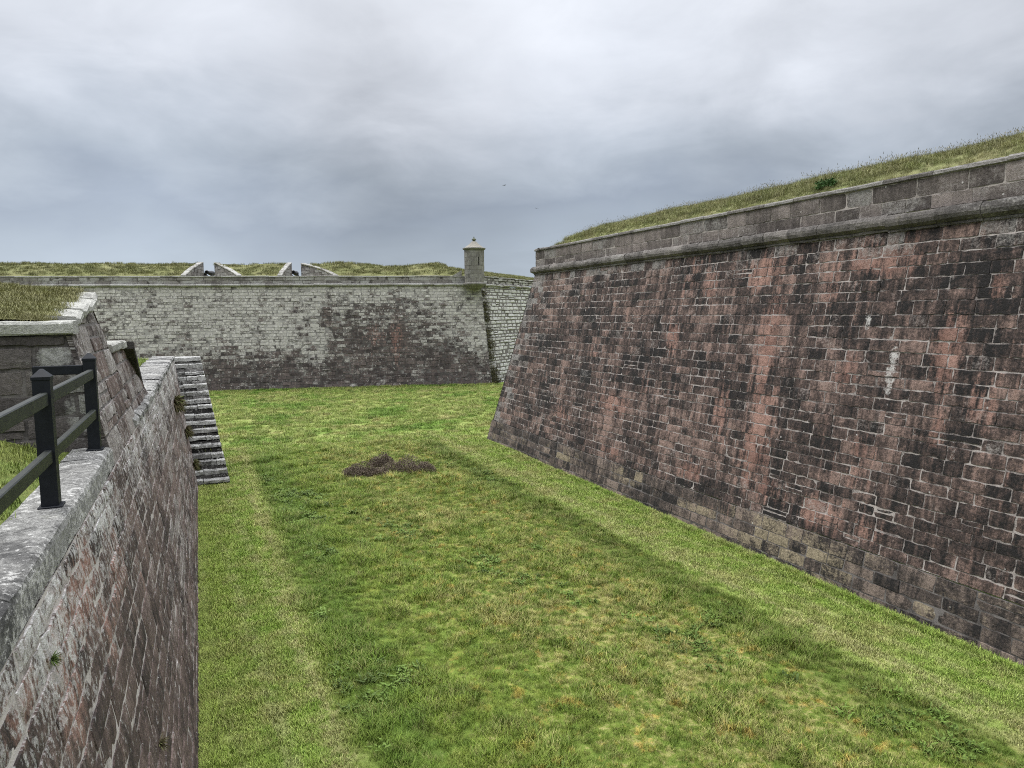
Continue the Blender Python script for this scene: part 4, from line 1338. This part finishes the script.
def wall_plant(name, label, u, v, s, mat, seed, F=F_cs, droop=.5, nb=60):
    r = np.random.default_rng(seed)
    p0 = F.P(np.array([u]), np.array([v]), np.array([0.0]))[0]
    out = np.array([*F.n, 0.0]); al = np.array([*F.d, 0.0])
    mb = MB()
    for i in range(nb):
        d_ = out * r.uniform(.2, 1) + al * r.normal(0, .7) + np.array([0, 0, r.uniform(-droop, .8)])
        d_ /= np.linalg.norm(d_)
        L = s * r.uniform(.4, 1.0)
        sd = np.cross(d_, r.normal(size=3)); sd /= np.linalg.norm(sd)
        w = s * r.uniform(.02, .045)
        m_ = d_ * L * .55; e = d_ * L + np.array([0, 0, -.25 * L * droop])
        mb.add([-sd * w * .2, sd * w * .2, m_ + sd * w, m_ - sd * w, e], [(0, 1, 2, 3), (3, 2, 4)], (r.random(), 0, 0))
    o = mb.build(name, [mat], None, world=False)
    o.location = p0
    props(o, label, 'plant', 'plants rooted in the left wall')
    return o


wall_plant('wall_fern', 'small green fern just below the near coping of the left wall', 5.35, 4.25, .09, M_leaf, 1, nb=90)
wall_plant('wall_fern', 'green fern lower on the near wall, under a white lichen patch', 4.9, 3.55, .09, M_leaf, 2, nb=90)
wall_plant('wall_weed', 'yellowish weed in a joint half way down the near wall', 8.2, 1.9, .15, M_fern, 3, nb=90)
wall_plant('wall_weed', 'small spiky weed low on the left wall close to the grass', 8.6, .95, .14, M_leaf, 4, nb=80)
wall_plant('wall_plant', 'withered brown plant on the left wall beside the upper stair', 26.5, 3.6, .5, M_fern, 5, nb=420, droop=.9)
wall_plant('wall_plant', 'tangle of dry stems at the left edge of the lower steps', 29.2, 2.2, .42, M_fern, 6, nb=380, droop=.9)
wall_plant('wall_plant', 'mossy tuft beside the bottom step of the stair', 29.1, .9, .38, M_fern, 7, nb=300, droop=.8)


def leafy(name, label, loc, r0, h, seed, cat='plant'):
    r = np.random.default_rng(seed)
    mb = MB()
    for i in range(420):
        d_ = r.normal(size=3); d_[2] = abs(d_[2]); d_ /= np.linalg.norm(d_)
        p = np.array([d_[0] * r0, d_[1] * r0, d_[2] * h]) * r.uniform(.4, 1)
        dr = d_ + r.normal(0, .5, 3); dr /= np.linalg.norm(dr)
        sd = np.cross(dr, r.normal(size=3)); sd /= np.linalg.norm(sd)
        L, w = r.uniform(.05, .1), r.uniform(.02, .035)
        mb.add([p, p + dr * L * .5 + sd * w, p + dr * L, p + dr * L * .5 - sd * w], [(0, 1, 2, 3)], (r.random() * .7, 0, 0))
    o = mb.build(name, [M_leaf2], None, world=False)
    o.location = loc
    return props(o, label, cat)


M_leaf2 = twig_mat('dark_leaf', (.03, .07, .018), (.05, .10, .025), (.08, .13, .035))
zz, _ = rav_z(np.array([n0 + .5]), np.array([14.6]))
leafy('leafy_plant', 'dark green leafy clump in the long grass on top of the right wall', nu(n0 + .45, 14.6, float(zz[0]) - .03), .36, .2, 4)

# moss and weeds along the bastion's corner
M_mossb = twig_mat('corner_moss', (.035, .034, .018), (.065, .06, .026), (.11, .10, .04))
mb = MB()
r = np.random.default_rng(9)
for i in range(2400):
    v = 8.6 * r.random() ** 1.4
    if math.sin(v * 2.1) + math.sin(v * 5.3 + 1) < r.uniform(-1.6, .6): continue
    u = kG * v + abs(r.normal(0, .35 + .5 * (1 - v / 9))) + .03
    p = F_bas2.P(np.array([u]), np.array([v]), np.array([.02]))[0]
    d_ = np.array([*GN, 0]) + r.normal(0, .6, 3); d_ /= np.linalg.norm(d_)
    sd = np.cross(d_, r.normal(size=3)); sd /= np.linalg.norm(sd)
    L, w = r.uniform(.06, .16), r.uniform(.03, .06)
    mb.add([p, p + d_ * L * .5 + sd * w, p + d_ * L, p + d_ * L * .5 - sd * w], [(0, 1, 2, 3)], (r.random(), 0, 0))
o = mb.build('corner_moss', [M_mossb], None)
props(o, 'olive moss growing down the corner of the far bastion under the sentry box', None, None, 'stuff')

# =================================================================== SKY, SUN, CAMERA
w = bpy.data.worlds.new('World')
scene.world = w
w.use_nodes = True
t = NT(w.node_tree)
bg = w.node_tree.nodes['Background']
SUN_EL, SUN_AZ = math.radians(52), math.radians(-60)     # azimuth from +Y, towards +X
sky = t.node('ShaderNodeTexSky', sky_type='NISHITA')
sky.sun_disc = False
sky.sun_elevation = SUN_EL
sky.sun_rotation = SUN_AZ
dirv = t.node('ShaderNodeTexCoord').outputs['Generated']
sx_, sy_, sz_ = t.sep(dirv)
zc = t.m('MAXIMUM', sz_, 0.0)
inv = t.m('DIVIDE', 1.0, t.add(zc, .16))
cv = t.node('ShaderNodeCombineXYZ')
t.put(cv.inputs[0], t.mul(sx_, inv)); t.put(cv.inputs[1], t.mul(sy_, inv)); t.put(cv.inputs[2], 0.3)
cl = cv.outputs[0]
dv = t.scale(dirv, (1, 1, 2.1))
a1 = t.noise(t.shift(dv, (1.3, 4.2, 0)), 2.3, 5, .50, .35)
a2 = t.noise(t.shift(dv, (7.3, 1.2, 0)), 5.5, 7, .55, .45)
a3 = t.noise(t.shift(cl, (2.7, 8.2, 0)), 3.2, 6, .55, .4)
hz = t.add(zc, t.add(t.mul(t.add(a1, -.5), .22), t.add(t.mul(t.add(a2, -.5), .10), t.mul(t.add(a3, -.5), .03))))
g = t.ramp(hz, [(0.0, (.48, .55, .64)), (.08, (.44, .505, .59)), (.13, (.35, .402, .485)), (.18, (.425, .475, .545)), (.225, (.51, .555, .625)), (.285, (.645, .68, .745)), (.38, (.74, .77, .83)), (1.0, (.84, .86, .90))])
tex = t.add(1.0, t.add(t.mul(t.add(a2, -.5), .30), t.mul(t.add(a3, -.5), .20)))
# brighter breaks and heavier banks of cloud, each in its own quarter of the sky
for (ax, az, w0, amt) in ((.07, .40, .17, .22), (-.50, .285, .16, .20), (.55, .33, .10, .14), (.72, .40, .12, -.14), (-.68, .42, .14, -.08), (-.20, .165, .16, -.12), (-.15, .30, .10, -.07), (-.55, .10, .15, .08)):
    d_ = Vector((ax, 1, az)).normalized()
    dn = t.add(t.dot(dirv, tuple(d_)), t.mul(t.add(a1, -.5), .05))
    dn = t.add(dn, t.mul(t.add(a2, -.5), .02))
    tex = t.add(tex, t.mul(t.ss(dn, math.cos(w0 * 1.9), 1.0), amt))
cc = t.node('ShaderNodeCombineColor')
for i in range(3): t.put(cc.inputs[i], tex)
g = t.mix(1.0, g, cc.outputs[0], 'MULTIPLY')
# an overcast sky is brightest overhead
ov = t.ss(zc, .42, .95, 1.0, 5.4)
co = t.node('ShaderNodeCombineColor')
for i in range(3): t.put(co.inputs[i], t.mul(ov, 10.0))
g = t.mix(1.0, g, co.outputs[0], 'MULTIPLY')
g.node.clamp_result = False
col = t.mix(.94, sky.outputs[0], g)
t.put(bg.inputs['Color'], col)
bg.inputs['Strength'].default_value = .1

ld = bpy.data.lights.new('sun', 'SUN')
ld.energy = 1.8
ld.angle = math.radians(16)
ld.color = (1.0, .96, .90)
lo = bpy.data.objects.new('sun', ld)
COL.objects.link(lo)
sd = Vector((math.sin(SUN_AZ) * math.cos(SUN_EL), math.cos(SUN_AZ) * math.cos(SUN_EL), math.sin(SUN_EL)))
lo.rotation_euler = sd.to_track_quat('Z', 'Y').to_euler()
lo.location = (-20, -10, 40)

cd = bpy.data.cameras.new('camera')
cd.sensor_width = 36
cd.lens = 710 / 1024 * 36
cd.clip_start = .05
cd.clip_end = 4000
cam = bpy.data.objects.new('camera', cd)
COL.objects.link(cam)
pitch = math.atan(71 / 710)
cam.matrix_world = Matrix.Translation((0, 0, EYE)) @ Matrix.Rotation(math.pi / 2 - pitch, 4, 'X') @ Matrix.Rotation(-.010, 4, 'Z')
scene.camera = cam

scene.view_settings.view_transform = 'Standard'
scene.view_settings.look = 'None'
scene.view_settings.gamma = 1
scene.view_settings.exposure = 0
scene.render.engine = 'CYCLES'
scene.cycles.use_denoising = False
scene.cycles.filter_width = 1.05
scene.cycles.max_bounces = 6
scene.cycles.diffuse_bounces = 3
